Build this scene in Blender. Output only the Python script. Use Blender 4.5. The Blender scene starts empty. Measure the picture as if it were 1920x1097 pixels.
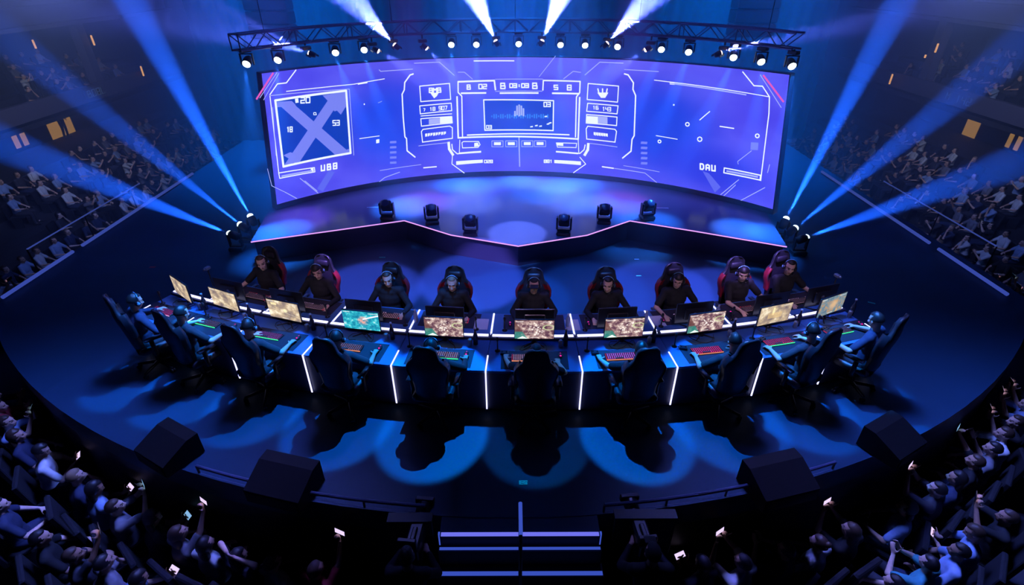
import bpy, math, random
from math import sin, cos, tan, pi, radians as R_, hypot, atan2, sqrt
from mathutils import Vector as V, Matrix
random.seed(11)
sc = bpy.context.scene
COL = sc.collection
# ------------------------------------------------------------------ camera
TH, F, H = R_(31.49), 1000.0, 5.374
cam = bpy.data.cameras.new('camera'); camo = bpy.data.objects.new('camera', cam); COL.objects.link(camo)
cam.sensor_width = 36; cam.lens = 36 * F / 1920; cam.clip_end = 200; cam.clip_start = .05
fwd = V((0, cos(TH), -sin(TH))); upv = V((0, sin(TH), cos(TH))); rgt = V((1, 0, 0))
m = Matrix((rgt, upv, -fwd)).transposed().to_4x4()
camo.matrix_world = Matrix.Translation((0, 0, H)) @ m @ Matrix.Rotation(-.003, 4, 'Z')
sc.camera = camo
sc.view_settings.view_transform = 'Standard'; sc.view_settings.look = 'None'
sc.view_settings.gamma = 1; sc.view_settings.use_curve_mapping = False; sc.view_settings.exposure = 0
w = bpy.data.worlds.new('arena_dark'); sc.world = w; w.use_nodes = True
w.node_tree.nodes['Background'].inputs[0].default_value = (.01, .02, .09, 1)
w.node_tree.nodes['Background'].inputs[1].default_value = .035
sc.cycles.max_bounces = 5; sc.cycles.diffuse_bounces = 2; sc.cycles.glossy_bounces = 3
sc.cycles.volume_bounces = 0; sc.cycles.transparent_max_bounces = 6; sc.cycles.use_denoising = True
sc.cycles.sample_clamp_indirect = 4; sc.cycles.caustics_reflective = False; sc.cycles.caustics_refractive = False

def at(px, py, z=0.0):
    "point of the photograph's pixel on the horizontal level z"
    u, v = (px - 960) / F, (py - 548.5) / F
    D = (H - z) / (sin(TH) + v * cos(TH))
    return V((D * u, D * (cos(TH) - v * sin(TH)), z))

# ------------------------------------------------------------------ mesh builder
class MB:
    def __init__(s): s.v = []; s.f = []; s.mi = []; s.uv = None
    def add(s, vs, fs, k=0):
        n = len(s.v); s.v += [tuple(p) for p in vs]
        s.f += [tuple(i + n for i in f) for f in fs]; s.mi += [k] * len(fs); return s
    def box(s, c, d, rot=None, k=0, taper=1.0, bev=0.0):
        hx, hy, hz = d[0] / 2, d[1] / 2, d[2] / 2
        c = V(c)
        if bev <= 0:
            vs = [V((x * hx * (taper if z > 0 else 1), y * hy * (taper if z > 0 else 1), z * hz)) for z in (-1, 1) for y in (-1, 1) for x in (-1, 1)]
            fs = [(0, 2, 3, 1), (4, 5, 7, 6), (0, 1, 5, 4), (2, 6, 7, 3), (0, 4, 6, 2), (1, 3, 7, 5)]
        else:
            b = min(bev, hx * .9, hy * .9, hz * .9)
            ring = []
            for z, ins in ((-hz, b), (-hz + b, 0), (hz - b, 0), (hz, b)):
                t = taper if z > 0 else 1
                X, Y = hx * t - ins, hy * t - ins
                q = b * .6 if ins == 0 else b * .3
                ring.append([V((a * X, e * Y, z)) for a, e in ()] + [V(p) for p in ((X, -Y + q, z), (X, Y - q, z), (X - q, Y, z), (-X + q, Y, z), (-X, Y - q, z), (-X, -Y + q, z), (-X + q, -Y, z), (X - q, -Y, z))])
            vs = [p for r in ring for p in r]; fs = [tuple(range(7, -1, -1)), tuple(range(24, 32))]
            for j in range(3):
                for i in range(8):
                    i2 = (i + 1) % 8
                    fs.append((j * 8 + i, j * 8 + i2, j * 8 + 8 + i2, j * 8 + 8 + i))
        if rot is not None: vs = [rot @ p for p in vs]
        return s.add([c + p for p in vs], fs, k)
    def cyl(s, a, b, r, r2=None, n=12, k=0, cap=True):
        a, b = V(a), V(b); r2 = r if r2 is None else r2
        d = (b - a); 
        if d.length < 1e-7: return s
        d.normalize(); x = d.orthogonal().normalized(); y = d.cross(x)
        vs = [p + x * (rr * cos(t)) + y * (rr * sin(t)) for p, rr in ((a, r), (b, r2)) for t in [2 * pi * i / n for i in range(n)]]
        fs = [(i, (i + 1) % n, n + (i + 1) % n, n + i) for i in range(n)]
        if cap: fs += [tuple(range(n - 1, -1, -1)), tuple(range(n, 2 * n))]
        return s.add(vs, fs, k)
    def tube(s, pts, r, n=6, k=0):
        for a, b in zip(pts, pts[1:]): s.cyl(a, b, r, n=n, k=k)
        return s
    def lathe(s, prof, c=(0, 0, 0), n=16, k=0, rot=None):
        c = V(c); vs = []
        for r, z in prof:
            for i in range(n):
                p = V((r * cos(2 * pi * i / n), r * sin(2 * pi * i / n), z)); vs.append(c + (rot @ p if rot is not None else p))
        fs = []
        for j in range(len(prof) - 1):
            for i in range(n):
                i2 = (i + 1) % n; fs.append((j * n + i, j * n + i2, j * n + n + i2, j * n + n + i))
        fs += [tuple(range(n - 1, -1, -1)), tuple(range((len(prof) - 1) * n, len(prof) * n))]
        return s.add(vs, fs, k)
    def ell(s, c, r, rot=None, n=12, k=0):
        c = V(c); vs = []; m_ = n // 2
        for j in range(1, m_):
            for i in range(n):
                a, b = pi * j / m_, 2 * pi * i / n
                vs.append(V((r[0] * sin(a) * cos(b), r[1] * sin(a) * sin(b), r[2] * cos(a))))
        vs += [V((0, 0, r[2])), V((0, 0, -r[2]))]
        fs = []
        for j in range(m_ - 2):
            for i in range(n):
                i2 = (i + 1) % n; fs.append((j * n + i, j * n + n + i, j * n + n + i2, j * n + i2))
        T, B = len(vs) - 2, len(vs) - 1; l = (m_ - 2) * n
        for i in range(n):
            i2 = (i + 1) % n; fs += [(T, i, i2), (B, l + i2, l + i)]
        if rot is not None: vs = [rot @ p for p in vs]
        return s.add([c + p for p in vs], fs, k)
    def cap(s, a, b, r1, r2, n=12, k=0):
        "closed tapered capsule"
        a, b = V(a), V(b); d = b - a; L = d.length
        if L < 1e-6: return s.ell(a, (r1, r1, r1), n=n, k=k)
        d.normalize(); x = d.orthogonal().normalized(); y = d.cross(x); vs = []; rows = []
        for t in (-80, -50, -20): rows.append((a + d * (r1 * sin(R_(t))), r1 * cos(R_(t))))
        rows.append((a, r1)); rows.append((b, r2))
        for t in (20, 50, 80): rows.append((b + d * (r2 * sin(R_(t))), r2 * cos(R_(t))))
        for p, r in rows:
            for i in range(n): vs.append(p + x * (r * cos(2 * pi * i / n)) + y * (r * sin(2 * pi * i / n)))
        fs = []
        for j in range(len(rows) - 1):
            for i in range(n):
                i2 = (i + 1) % n; fs.append((j * n + i, j * n + i2, j * n + n + i2, j * n + n + i))
        fs += [tuple(range(n - 1, -1, -1)), tuple(range((len(rows) - 1) * n, len(rows) * n))]
        return s.add(vs, fs, k)
    def prism(s, pts, z0, z1, k=0):
        n = len(pts); vs = [(p[0], p[1], z0) for p in pts] + [(p[0], p[1], z1) for p in pts]
        fs = [tuple(range(n - 1, -1, -1)), tuple(range(n, 2 * n))] + [(i, (i + 1) % n, n + (i + 1) % n, n + i) for i in range(n)]
        return s.add(vs, fs, k)
    def mesh(s, name, mats, smooth=False):
        me = bpy.data.meshes.new(name); me.from_pydata(s.v, [], s.f)
        for q in (mats if isinstance(mats, (list, tuple)) else [mats]): me.materials.append(q)
        me.polygons.foreach_set('material_index', s.mi)
        if s.uv:
            l = me.uv_layers.new(name='UVMap')
            for p in me.polygons:
                for li in p.loop_indices: l.data[li].uv = s.uv[me.loops[li].vertex_index]
        if smooth: me.polygons.foreach_set('use_smooth', [True] * len(me.polygons))
        me.update(); return me
    def build(s, name, mats, parent=None, smooth=False):
        o = bpy.data.objects.new(name, s.mesh(name, mats, smooth)); COL.objects.link(o)
        if parent is not None: o.parent = parent
        return o

def obj(name, me, parent=None):
    o = bpy.data.objects.new(name, me); COL.objects.link(o)
    if parent is not None: o.parent = parent
    return o
def tag(o, label=None, cat=None, group=None, kind=None):
    if label: o['label'] = label
    if cat: o['category'] = cat
    if group: o['group'] = group
    if kind: o['kind'] = kind
    return o
def thing(name, label, cat, loc=(0, 0, 0), rz=0, group=None):
    o = bpy.data.objects.new(name, None); COL.objects.link(o); o.empty_display_size = .1
    o.location = loc; o.rotation_euler = (0, 0, rz); return tag(o, label, cat, group)
def struct(o): o['kind'] = 'structure'; return o
KIDS = {}
def dup(o, loc=None, rz=None, label=None, group=None, parent=None):
    c = o.copy(); COL.objects.link(c)
    if parent is not None: c.parent = parent
    if loc is not None: c.location = loc
    if rz is not None: c.rotation_euler = (0, 0, rz)
    if label: c['label'] = label
    if group: c['group'] = group
    if o.name not in KIDS: KIDS[o.name] = [q for q in o.children]
    for ch in KIDS[o.name]: dup(ch, parent=c)
    return c
ORD = ['first', 'second', 'third', 'fourth', 'fifth', 'sixth', 'seventh', 'eighth', 'ninth', 'tenth']
def nth(i, n):
    if i == 0: return 'leftmost'
    if i == n - 1: return 'rightmost'
    if n % 2 and i == n // 2: return 'middle'
    return ORD[i] + ' from left' if i < n / 2 else ORD[n - 1 - i] + ' from right'

# ------------------------------------------------------------------ materials
class NT:
    def __init__(s, name):
        s.m = bpy.data.materials.new(name); s.m.use_nodes = True; s.t = s.m.node_tree; s.t.nodes.clear()
        s.o = s.t.nodes.new('ShaderNodeOutputMaterial')
    def n(s, typ, ins=None, **kw):
        q = s.t.nodes.new('ShaderNode' + typ)
        for a, b in kw.items(): setattr(q, a, b)
        for a, b in (ins or {}).items():
            if isinstance(b, bpy.types.NodeSocket): s.t.links.new(b, q.inputs[a])
            else: q.inputs[a].default_value = b
        return q
    def math(s, op, a, b=0.0, c=0.0, clamp=False):
        return s.n('Math', {0: a, 1: b, 2: c}, operation=op, use_clamp=clamp).outputs[0]
    def mix(s, f, a, b, mode='MIX'):
        q = s.n('Mix', {0: f, 6: a, 7: b}, data_type='RGBA', blend_type=mode); return q.outputs[2]
    def sep(s):
        u = s.n('UVMap').outputs[0]; q = s.n('SeparateXYZ', {0: u}); return q.outputs[0], q.outputs[1], u
    def step(s, x, a, b):   # smooth map a..b -> 0..1
        return s.n('MapRange', {0: x, 1: a, 2: b, 3: 0.0, 4: 1.0}, interpolation_type='SMOOTHSTEP').outputs[0]
    def out(s, sh, slot=0): s.t.links.new(sh, s.o.inputs[slot]); return s.m
def pbr(name, col, rough=.5, metal=0.0, noise=0.0, scale=8.0, bump=0.0, spec=.5):
    t = NT(name); c = (*col, 1)
    b = t.n('BsdfPrincipled', {'Base Color': c, 'Roughness': rough, 'Metallic': metal, 'Specular IOR Level': spec})
    if noise or bump:
        tc = t.n('TexCoord').outputs['Object']; nz = t.n('TexNoise', {'Vector': tc, 'Scale': scale, 'Detail': 4.0})
        if noise: t.t.links.new(t.mix(nz.outputs[0], (*[x * (1 - noise) for x in col], 1), (*[min(1, x * (1 + noise)) for x in col], 1)), b.inputs['Base Color'])
        if bump:
            bp = t.n('Bump', {'Height': nz.outputs[0], 'Strength': bump, 'Distance': .01}); t.t.links.new(bp.outputs[0], b.inputs['Normal'])
    return t.out(b.outputs[0])
def emi(name, col, st=1.0):
    t = NT(name); e = t.n('Emission', {'Color': (*col, 1), 'Strength': st}); return t.out(e.outputs[0])
def lin(r, g, b): 
    f = lambda x: ((x / 255 + .055) / 1.055) ** 2.4 if x > 10 else x / 255 / 12.92
    return (f(r), f(g), f(b))

M = {}
M['deck'] = pbr('deck_vinyl', (.008, .038, .08), .5, spec=.25, noise=.15, scale=1.3)
M['stage'] = pbr('stage_gloss', (.13, .14, .26), .2, noise=.12, scale=1.5)
M['black'] = pbr('black_paint', (.012, .012, .016), .55)
M['blackm'] = pbr('black_metal', (.02, .02, .028), .35, .6)
M['gloss'] = pbr('black_plastic', (.012, .013, .02), .28)
M['leather'] = pbr('black_leather', (.016, .016, .024), .45, noise=.3, scale=30, bump=.2)
M['red'] = pbr('red_leather', (.22, .008, .02), .45, noise=.2, scale=30)
M['desk'] = pbr('desk_laminate', (.06, .17, .42), .38, noise=.08, scale=3)
M['deskd'] = pbr('desk_panel', (.035, .04, .085), .45, noise=.1, scale=3)
M['pad'] = pbr('mousepad_cloth', (.018, .016, .032), .8, noise=.3, scale=40)
M['keys'] = pbr('keycaps', (.03, .03, .04), .5)
M['alu'] = pbr('aluminium', (.35, .36, .4), .4, .8)
M['white'] = pbr('white_paper', (.6, .62, .7), .6)
M['truss'] = pbr('truss_aluminium', (.12, .14, .22), .45, .7)
M['conc'] = pbr('dark_concrete', (.022, .022, .035), .8, noise=.3, scale=1.5)
M['fascia'] = pbr('balcony_fascia', (.1, .1, .17), .6, noise=.15, scale=.8)
M['wall'] = pbr('dark_drape', (.002, .005, .014), .85, noise=.3, scale=1.2)
M['seat'] = pbr('seat_fabric', (.005, .005, .011), .85)
M['led'] = emi('white_led_strip', (.55, .55, 1), 2.2)
M['ledb'] = emi('blue_led_edge', (.05, .09, 1), .9)
M['pink'] = emi('pink_led_edge', (.75, .35, 1), 1.3)
M['lensw'] = emi('lamp_lens_white', (.75, .93, 1), 7)
M['lensp'] = emi('lamp_lens_warm', (1, .75, .8), 4)
M['lensb'] = emi('lamp_lens_blue', (.6, .8, 1), 7)
M['scrw'] = emi('screen_lines_white', (.68, .76, 1), 1.4)
M['scrp'] = emi('screen_lines_pale', (.36, .42, 1), 1.2)
M['scrm'] = emi('screen_shapes_lilac', (.17, .21, .86), 1.2)
M['scrm2'] = emi('screen_shapes_violet', (.1, .13, .85), 1.2)
M['scrd'] = emi('screen_map_blue', (.004, .045, .5), 1.15)
M['scrc'] = emi('screen_cyan', (.04, .3, .9), 1)
M['scrk'] = emi('screen_pink', (.8, .12, .6), 1)
M['warm'] = emi('warm_lit_room', (.9, .55, .22), .38)
M['warm2'] = emi('warm_lamp', (1, .55, .28), 1.0)
M['g_green'] = emi('keyboard_glow_green', (.04, .85, .35), 1.6)
M['g_red'] = emi('keyboard_glow_red', (1, .03, .12), .8)
M['g_org'] = emi('keyboard_glow_orange', (1, .35, .2), .9)
M['g_pink'] = emi('mouse_glow_pink', (1, .02, .4), 1.1)
M['g_white'] = emi('keyboard_glow_white', (.8, .5, 1), 1.0)
M['phone'] = emi('phone_screen', (.75, .6, 1), 1.2)
M['phoneb'] = emi('phone_screen_blue', (.3, .6, 1), .8)
M['tape'] = pbr('white_tape', (.5, .6, .9), .6)
M['tapeg'] = pbr('green_tape', (.06, .75, .5), .6)
M['glass'] = pbr('bottle_plastic', (.25, .32, .6), .15)
M['glassc'] = pbr('dark_bottle', (.03, .03, .05), .15)
SK = [pbr('skin_%d' % i, c, .5, noise=.06, scale=12) for i, c in enumerate([(.62, .38, .3), (.5, .29, .2), (.68, .45, .36), (.36, .2, .14)])]
HR = [pbr('hair_black', (.012, .01, .012), .5), pbr('hair_brown', (.05, .028, .02), .5), pbr('hair_fair', (.2, .13, .08), .5)]
M['lip'] = pbr('lips', (.4, .15, .14), .5); M['eye'] = pbr('eyes_dark', (.03, .02, .02), .3)
SH = [pbr('cloth_' + n, c, .8, noise=.15, scale=14) for n, c in (('black', (.006, .006, .011)), ('white', (.6, .62, .68)), ('grey', (.16, .16, .2)), ('pale_blue', (.25, .36, .6)),
      ('navy', (.02, .03, .08)), ('red', (.35, .03, .05)), ('teal', (.05, .3, .35)), ('charcoal', (.03, .03, .045)))]
SHN = ['black', 'white', 'grey', 'pale blue', 'navy', 'red', 'teal', 'charcoal']

# ------------------------------------------------------------------ the hall
CX, CY = .512, 21.307                       # centre of the desk arc
R_OUT, R_MID, R_IN = 15.791, 15.044, 14.409
STEP, OFF = .082, -.014
def pol(i, r, z=0.0):
    a = OFF + STEP * i; return V((CX + r * sin(a), CY - r * cos(a), z))
def ang(i): return OFF + STEP * i           # rotation about z of something facing the arc's centre (+Y local = inward)

# arena deck: straight sides, bowed front, notch-free; its centre of bow at (0,16.5)
def bow(x, r=12.65): return 16.5 - sqrt(r * r - x * x)
xs = [-9.7 + 19.4 * i / 48 for i in range(49)]
mb = MB(); mb.prism([(x, bow(x)) for x in xs] + [(9.7, 22), (-9.7, 22)], -.35, 0)
struct(mb.build('floor', M['deck']))
mb = MB(); mb.prism([(x, bow(x) + .05) for x in xs] + [(9.6, 21.9), (-9.6, 21.9)], -4.3, -.352)
struct(mb.build('floor', M['black']))
mb = MB(); mb.box((0, 14, -4.45), (64, 48, .2)); struct(mb.build('floor', M['conc']))
mb = MB(); mb.box((0, 38.1, 5), (64, .3, 19)); struct(mb.build('wall_back', M['wall']))
for sx, nm in ((-1, 'wall_left'), (1, 'wall_right')):
    mb = MB(); mb.box((sx * 31, 14, 5), (.3, 48, 19)); struct(mb.build(nm, M['wall']))
mb = MB(); mb.box((0, 14, 14.6), (64, 48, .2)); struct(mb.build('ceiling', M['black']))
# drape behind the stage: folded cloth
mb = MB(); vs = []; fs = []
N = 260
for i in range(N + 1):
    x = -10.5 + 21 * i / N; y = 19.4 + .05 * sin(i * 1.25)
    vs += [(x, y, -.0), (x, y, 12.5)]
    if i < N: fs.append((2 * i, 2 * i + 2, 2 * i + 3, 2 * i + 1))
mb.add(vs, fs); tag(mb.build('stage_drape', M['wall'], smooth=True), 'dark folded drape hanging across the hall behind the curved screen', 'curtain')

# stage
SP = [(-5.43, 10.03), (-3.75, 10.62), (-2.42, 11.1), (-1.3, 10.34), (.13, 9.8), (1.6, 10.31), (2.65, 11.05), (3.93, 10.5), (5.59, 9.73)]
SPB = [(5.95, 11.9), (6.4, 16.6), (-6.3, 16.6), (-5.74, 12.0)]
ST = thing('stage', 'low glossy stage with a zigzag front under the curved screen', 'stage')
mb = MB(); mb.prism(SP + SPB, .46, .5); mb.build('stage_top', M['stage'], ST)
mb = MB(); ins = [(x * .992, y + .04) for x, y in SP + SPB]; mb.prism(ins, 0.0, .458); mb.build('stage_skirt', M['deskd'], ST)
mb = MB()
for (a, b) in zip(SP, SP[1:]):
    mb.cyl((a[0], a[1] - .012, .487), (b[0], b[1] - .012, .487), .012, n=6)
tag(mb.build('edge_light', M['pink'], ST), 'thin glowing pink line along the stage edge')

# ------------------------------------------------------------------ curved LED screen
SCX, SCY, SR = .22, 6.3, 7.75
def scr(s, t, d=0.0):
    "s = angle, t = 0..1 up; d = distance in front"
    tilt = -.03; x, y = (SR - d) * sin(s), (SR - d) * cos(s)
    X = SCX + x * cos(tilt) - y * sin(tilt) * .0; Y = SCY + y + x * tilt
    return V((X, Y + .8 * t, .63 + 2.74 * t))
SA0, SA1 = -.828, .832
def unscr(px, py):
    u, v = (px - 960) / F, (py - 548.5) / F
    s, t = (px - 975) / 620, .5
    def pr(s, t):
        p = scr(s, t) - V((0, 0, H)); D = p.dot(fwd); return p.x / D, -p.dot(upv) / D
    for _ in range(12):
        a = pr(s, t); b = pr(s + 1e-4, t); c = pr(s, t + 1e-4)
        j11, j21 = (b[0] - a[0]) * 1e4, (b[1] - a[1]) * 1e4; j12, j22 = (c[0] - a[0]) * 1e4, (c[1] - a[1]) * 1e4
        e1, e2 = u - a[0], v - a[1]; det = j11 * j22 - j12 * j21
        s += (e1 * j22 - e2 * j12) / det; t += (j11 * e2 - j21 * e1) / det
    return s, t
def screen_mat():
    t = NT('screen_backdrop'); u, v, uv = t.sep()
    def blob(cu, cv, ru, rv):
        a = t.math('DIVIDE', t.math('SUBTRACT', u, cu), ru); b = t.math('DIVIDE', t.math('SUBTRACT', v, cv), rv)
        d = t.math('SQRT', t.math('ADD', t.math('MULTIPLY', a, a), t.math('MULTIPLY', b, b))); return t.math('SUBTRACT', 1.0, t.step(d, .25, 1.0))
    nz = t.n('TexNoise', {'Vector': t.n('Mapping', {'Vector': uv, 'Scale': (5.0, 2.0, 1.0)}).outputs[0], 'Scale': 2.0, 'Detail': 3.0}).outputs[0]
    base = t.mix(t.step(nz, .3, .7), (*lin(70, 66, 222), 1), (*lin(84, 84, 236), 1))
    for cu, cv, ru, rv, c in ((.24, .5, .17, .52, (12, 62, 216)), (.77, .48, .17, .55, (14, 62, 214)), (.5, .42, .16, .4, (34, 74, 222)), (.5, .98, .4, .25, (96, 96, 238)), (.88, .2, .14, .3, (40, 55, 215))):
        base = t.mix(t.math('MULTIPLY', blob(cu, cv, ru, rv), .85), base, (*lin(*c), 1))
    br = t.n('TexBrick', {'Vector': t.n('Mapping', {'Vector': uv, 'Scale': (26.0, 6.0, 1.0)}).outputs[0], 'Color1': (1, 1, 1, 1), 'Color2': (.93, .93, .96, 1), 'Mortar': (.9, .9, .92, 1), 'Mortar Size': .012})
    base = t.mix(.5, base, br.outputs[0], 'MULTIPLY')
    return t.out(t.n('Emission', {'Color': base, 'Strength': 1.32}).outputs[0])
SC = thing('led_screen', 'huge curved violet-blue video wall standing at the back of the stage', 'screen', (0, 0, 0))
def screen_patch(s0, s1, t0, t1, d, n=80, uv=False):
    mb = MB(); 
    for i in range(n + 1):
        s = s0 + (s1 - s0) * i / n; mb.v += [tuple(scr(s, t0, d)), tuple(scr(s, t1, d))]
        if i < n: mb.f.append((2 * i, 2 * i + 2, 2 * i + 3, 2 * i + 1)); mb.mi.append(0)
    if uv: mb.uv = [((i // 2) / n, i % 2) for i in range(2 * n + 2)]
    return mb
screen_patch(SA0, SA1, 0, 1, 0, 80, True).build('screen_panel', screen_mat(), SC)
mb = MB(); n = 80                                          # cabinet behind, rim and plinth
for i in range(n + 1):
    s = SA0 - .003 + (SA1 - SA0 + .006) * i / n
    for t_, d_ in ((-.042, .012), (1.006, -.004), (1.006, -.2), (-.042, -.2)): mb.v.append(tuple(scr(s, t_, d_ - .012)))
    if i < n:
        for k in range(4): a, b = i * 4 + k, i * 4 + (k + 1) % 4; mb.f.append((a, b, b + 4, a + 4)); mb.mi.append(0)
mb.f += [(0, 3, 2, 1), (n * 4, n * 4 + 1, n * 4 + 2, n * 4 + 3)]; mb.mi += [0, 0]
mb.build('cabinet_frame', M['black'], SC)

GL = {}   # displayed graphics gathered per colour
def gfx(key): return GL.setdefault(key, MB())
def ribbon(pts, wpx, key='scrw', closed=False, d=.006):
    "line on the screen; pts in photo pixels traced on the screen surface"
    if closed: pts = pts + [pts[0]]
    mb = gfx(key)
    P = [unscr(*p) for p in pts]
    for (s0, t0), (s1, t1) in zip(P, P[1:]):
        k = max(1, int(abs(s1 - s0) / .03))
        A = V((s0 * SR, t0 * 2.85, 0)); B = V((s1 * SR, t1 * 2.85, 0)); dr = (B - A)
        if dr.length < 1e-6: continue
        dr.normalize(); nrm = V((-dr.y, dr.x, 0)) * (wpx * .5 / 74.0); A = A - dr * nrm.length * .6; B = B + dr * nrm.length * .6
        vs = []; fs = []
        for j in range(k + 1):
            q = A.lerp(B, j / k)
            for e in (q + nrm, q - nrm): vs.append(scr(e.x / SR, e.y / 2.85, d))
            if j < k: fs.append((2 * j, 2 * j + 1, 2 * j + 3, 2 * j + 2))
        mb.add(vs, fs)
def poly(pts, key, d=.004, sub=1):
    P = [unscr(*p) for p in pts]; mb = gfx(key)
    if len(P) == 4:
        n = max(1, int(max(abs(P[0][0] - P[1][0]), abs(P[0][0] - P[2][0])) / .03)); vs = []; fs = []
        for j in range(n + 1):
            f = j / n
            for a, b in ((0, 1), (3, 2)): vs.append(scr(P[a][0] + (P[b][0] - P[a][0]) * f, P[a][1] + (P[b][1] - P[a][1]) * f, d))
            if j < n: fs.append((2 * j, 2 * j + 2, 2 * j + 3, 2 * j + 1))
        mb.add(vs, fs)
    else: mb.add([scr(s, t, d) for s, t in P], [tuple(range(len(P)))])
FONT = {'0': '0,0 1,0 1,2 0,2 0,0', '1': '.2,.4 .5,0 .5,2', '2': '0,0 1,0 1,1 0,1 0,2 1,2', '3': '0,0 1,0 1,2 0,2|0,1 1,1', '5': '1,0 0,0 0,1 1,1 1,2 0,2', '8': '0,0 1,0 1,2 0,2 0,0|0,1 1,1',
        '6': '1,0 0,0 0,2 1,2 1,1 0,1', '7': '0,0 1,0 .4,2', '9': '1,1 0,1 0,0 1,0 1,2 0,2', '4': '0,0 0,1 1,1|1,0 1,2', 'B': '0,0 .9,0 .9,.9 0,1 0,2 1,2 1,1 0,1|0,0 0,2', 'D': '0,0 .7,0 1,.5 1,1.5 .7,2 0,2 0,0', 'A': '0,2 0,.3 .5,0 1,.3 1,2|0,1.2 1,1.2',
        'U': '0,0 0,2 1,2 1,0', 'M': '0,2 0,0 .5,1 1,0 1,2', 'S': '1,0 0,0 0,1 1,1 1,2 0,2', 'C': '1,0 0,0 0,2 1,2', 'L': '0,0 0,2 1,2', 'H': '0,0 0,2|1,0 1,2|0,1 1,1', ':': '.4,.6 .6,.7|.4,1.4 .6,1.5', 'E': '1,0 0,0 0,2 1,2|0,1 .8,1', 'X': '0,0 1,2|1,0 0,2', 'R': '0,2 0,0 1,0 1,1 0,1 1,2', 'K': '0,0 0,2|1,0 0,1 1,2', 'O': '0,0 1,0 1,2 0,2 0,0', 'N': '0,2 0,0 1,2 1,0', 'I': '.5,0 .5,2', 'J': '1,0 1,2 0,2 0,1.4', 'W': '0,0 .2,2 .5,1 .8,2 1,0', 'V': '0,0 .5,2 1,0', 'Z': '0,0 1,0 0,2 1,2', 'T': '0,0 1,0|.5,0 .5,2', 'F': '1,0 0,0 0,2|0,1 .8,1', '-': '0,1 1,1', ' ': ''}
def text(txt, x, y, w, h, slope=0.0, wpx=2.0, gap=.4, key='scrw'):
    for i, ch in enumerate(txt):
        x0 = x + i * w * (1 + gap)
        for st in FONT[ch].split('|'):
            if not st: continue
            pts = [tuple(map(float, q.split(','))) for q in st.split()]
            ribbon([(x0 + a * w, y + b * h / 2 + (x0 + a * w - x) * slope) for a, b in pts], wpx, key)
exec_gfx = True
# left map
poly([(517, 188), (651, 169), (659, 286), (532, 311)], 'scrd', .002)
poly([(518, 190), (545, 188), (655, 284), (632, 292)], 'scrm', .0035)
poly([(626, 172), (650, 170), (560, 306), (533, 309)], 'scrm', .0045)
poly([(606, 178), (650, 170), (650, 198), (640, 214)], 'scrm', .003); poly([(606, 178), (618, 190), (628, 208), (650, 200)], 'scrm', .003)
poly([(532, 290), (545, 284), (562, 290), (556, 304)], 'scrm', .003); poly([(519, 192), (548, 188), (556, 196), (520, 200)], 'scrm', .003)
poly([(634, 286), (655, 278), (657, 286), (640, 292)], 'scrm', .003)
ribbon([(517, 187), (650, 169), (658, 286), (532, 311)], 3.6, closed=True)
ribbon([(507, 178), (656, 166), (664, 290)], 1.2, 'scrp'); ribbon([(507, 178), (523, 322)], 1.6, 'scrw'); ribbon([(512, 200), (518, 290)], 1.0, 'scrp')
text('20', 565, 182, 7, 10, -.05, 2); poly([(554, 184), (560, 183), (561, 191), (555, 192)], 'scrw', .005)
text('53', 625, 225, 5, 9, -.03, 1.8); text('18', 539, 237, 4, 9, -.03, 1.8)
ribbon([(587, 233), (594, 232), (598, 238), (594, 244), (587, 243), (586, 237)], 2.4, closed=True); ribbon([(589, 210), (593, 210), (594, 214), (589, 214)], 1.2, closed=True)
ribbon([(523, 323), (590, 313), (591, 321), (525, 333)], 1.6, closed=True)
ribbon([(529, 329), (585, 319)], 2.6, 'scrp'); poly([(583, 314), (588, 313), (589, 320), (584, 321)], 'scrw', .005)
text('UB8', 603, 309, 6, 10, -.15, 2.6, .9)
# pink corner streaks
for a, b, w_, k_ in (((513, 136), (482, 184), 3, 'scrk'), ((520, 135), (488, 182), 1.2, 'scrp'), ((1433, 143), (1470, 192), 3, 'scrk'), ((1427, 142), (1466, 203), 1.2, 'scrp'), ((524, 136), (495, 186), 1.0, 'scrp')): ribbon([a, b], w_, k_)
ribbon([(556, 130), (538, 154), (521, 156), (507, 176)], 1.8)
ribbon([(538, 170), (604, 163), (664, 157), (722, 147)], 1.3); poly([(672, 155), (690, 152), (690, 155), (672, 158)], 'scrw')
ribbon([(712, 130), (715, 133), (775, 129)], 1.3, 'scrp'); ribbon([(778, 118), (825, 116), (853, 141)], 1.4, 'scrp'); ribbon([(890, 114), (965, 114)], 2)
ribbon([(860, 135), (872, 135), (887, 148)], 1.3, 'scrp')
ribbon([(675, 259), (712, 254)], 1.3); poly([(706, 261), (712, 260), (712, 267), (706, 268)], 'scrw'); poly([(683, 193), (685, 193), (685, 196), (683, 196)], 'scrw')
ribbon([(710, 192), (717, 189)], 1, 'scrp')
for k in range(5):
    y = 264 + k * 9.6; poly([(732, y), (744, y - .6), (744, y + 3.6), (732, y + 4.2)], 'scrm'); 
    y = 266 + k * 9.6; poly([(1203, y), (1215, y + .6), (1214, y + 5), (1202, y + 4.4)], 'scrm')
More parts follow.
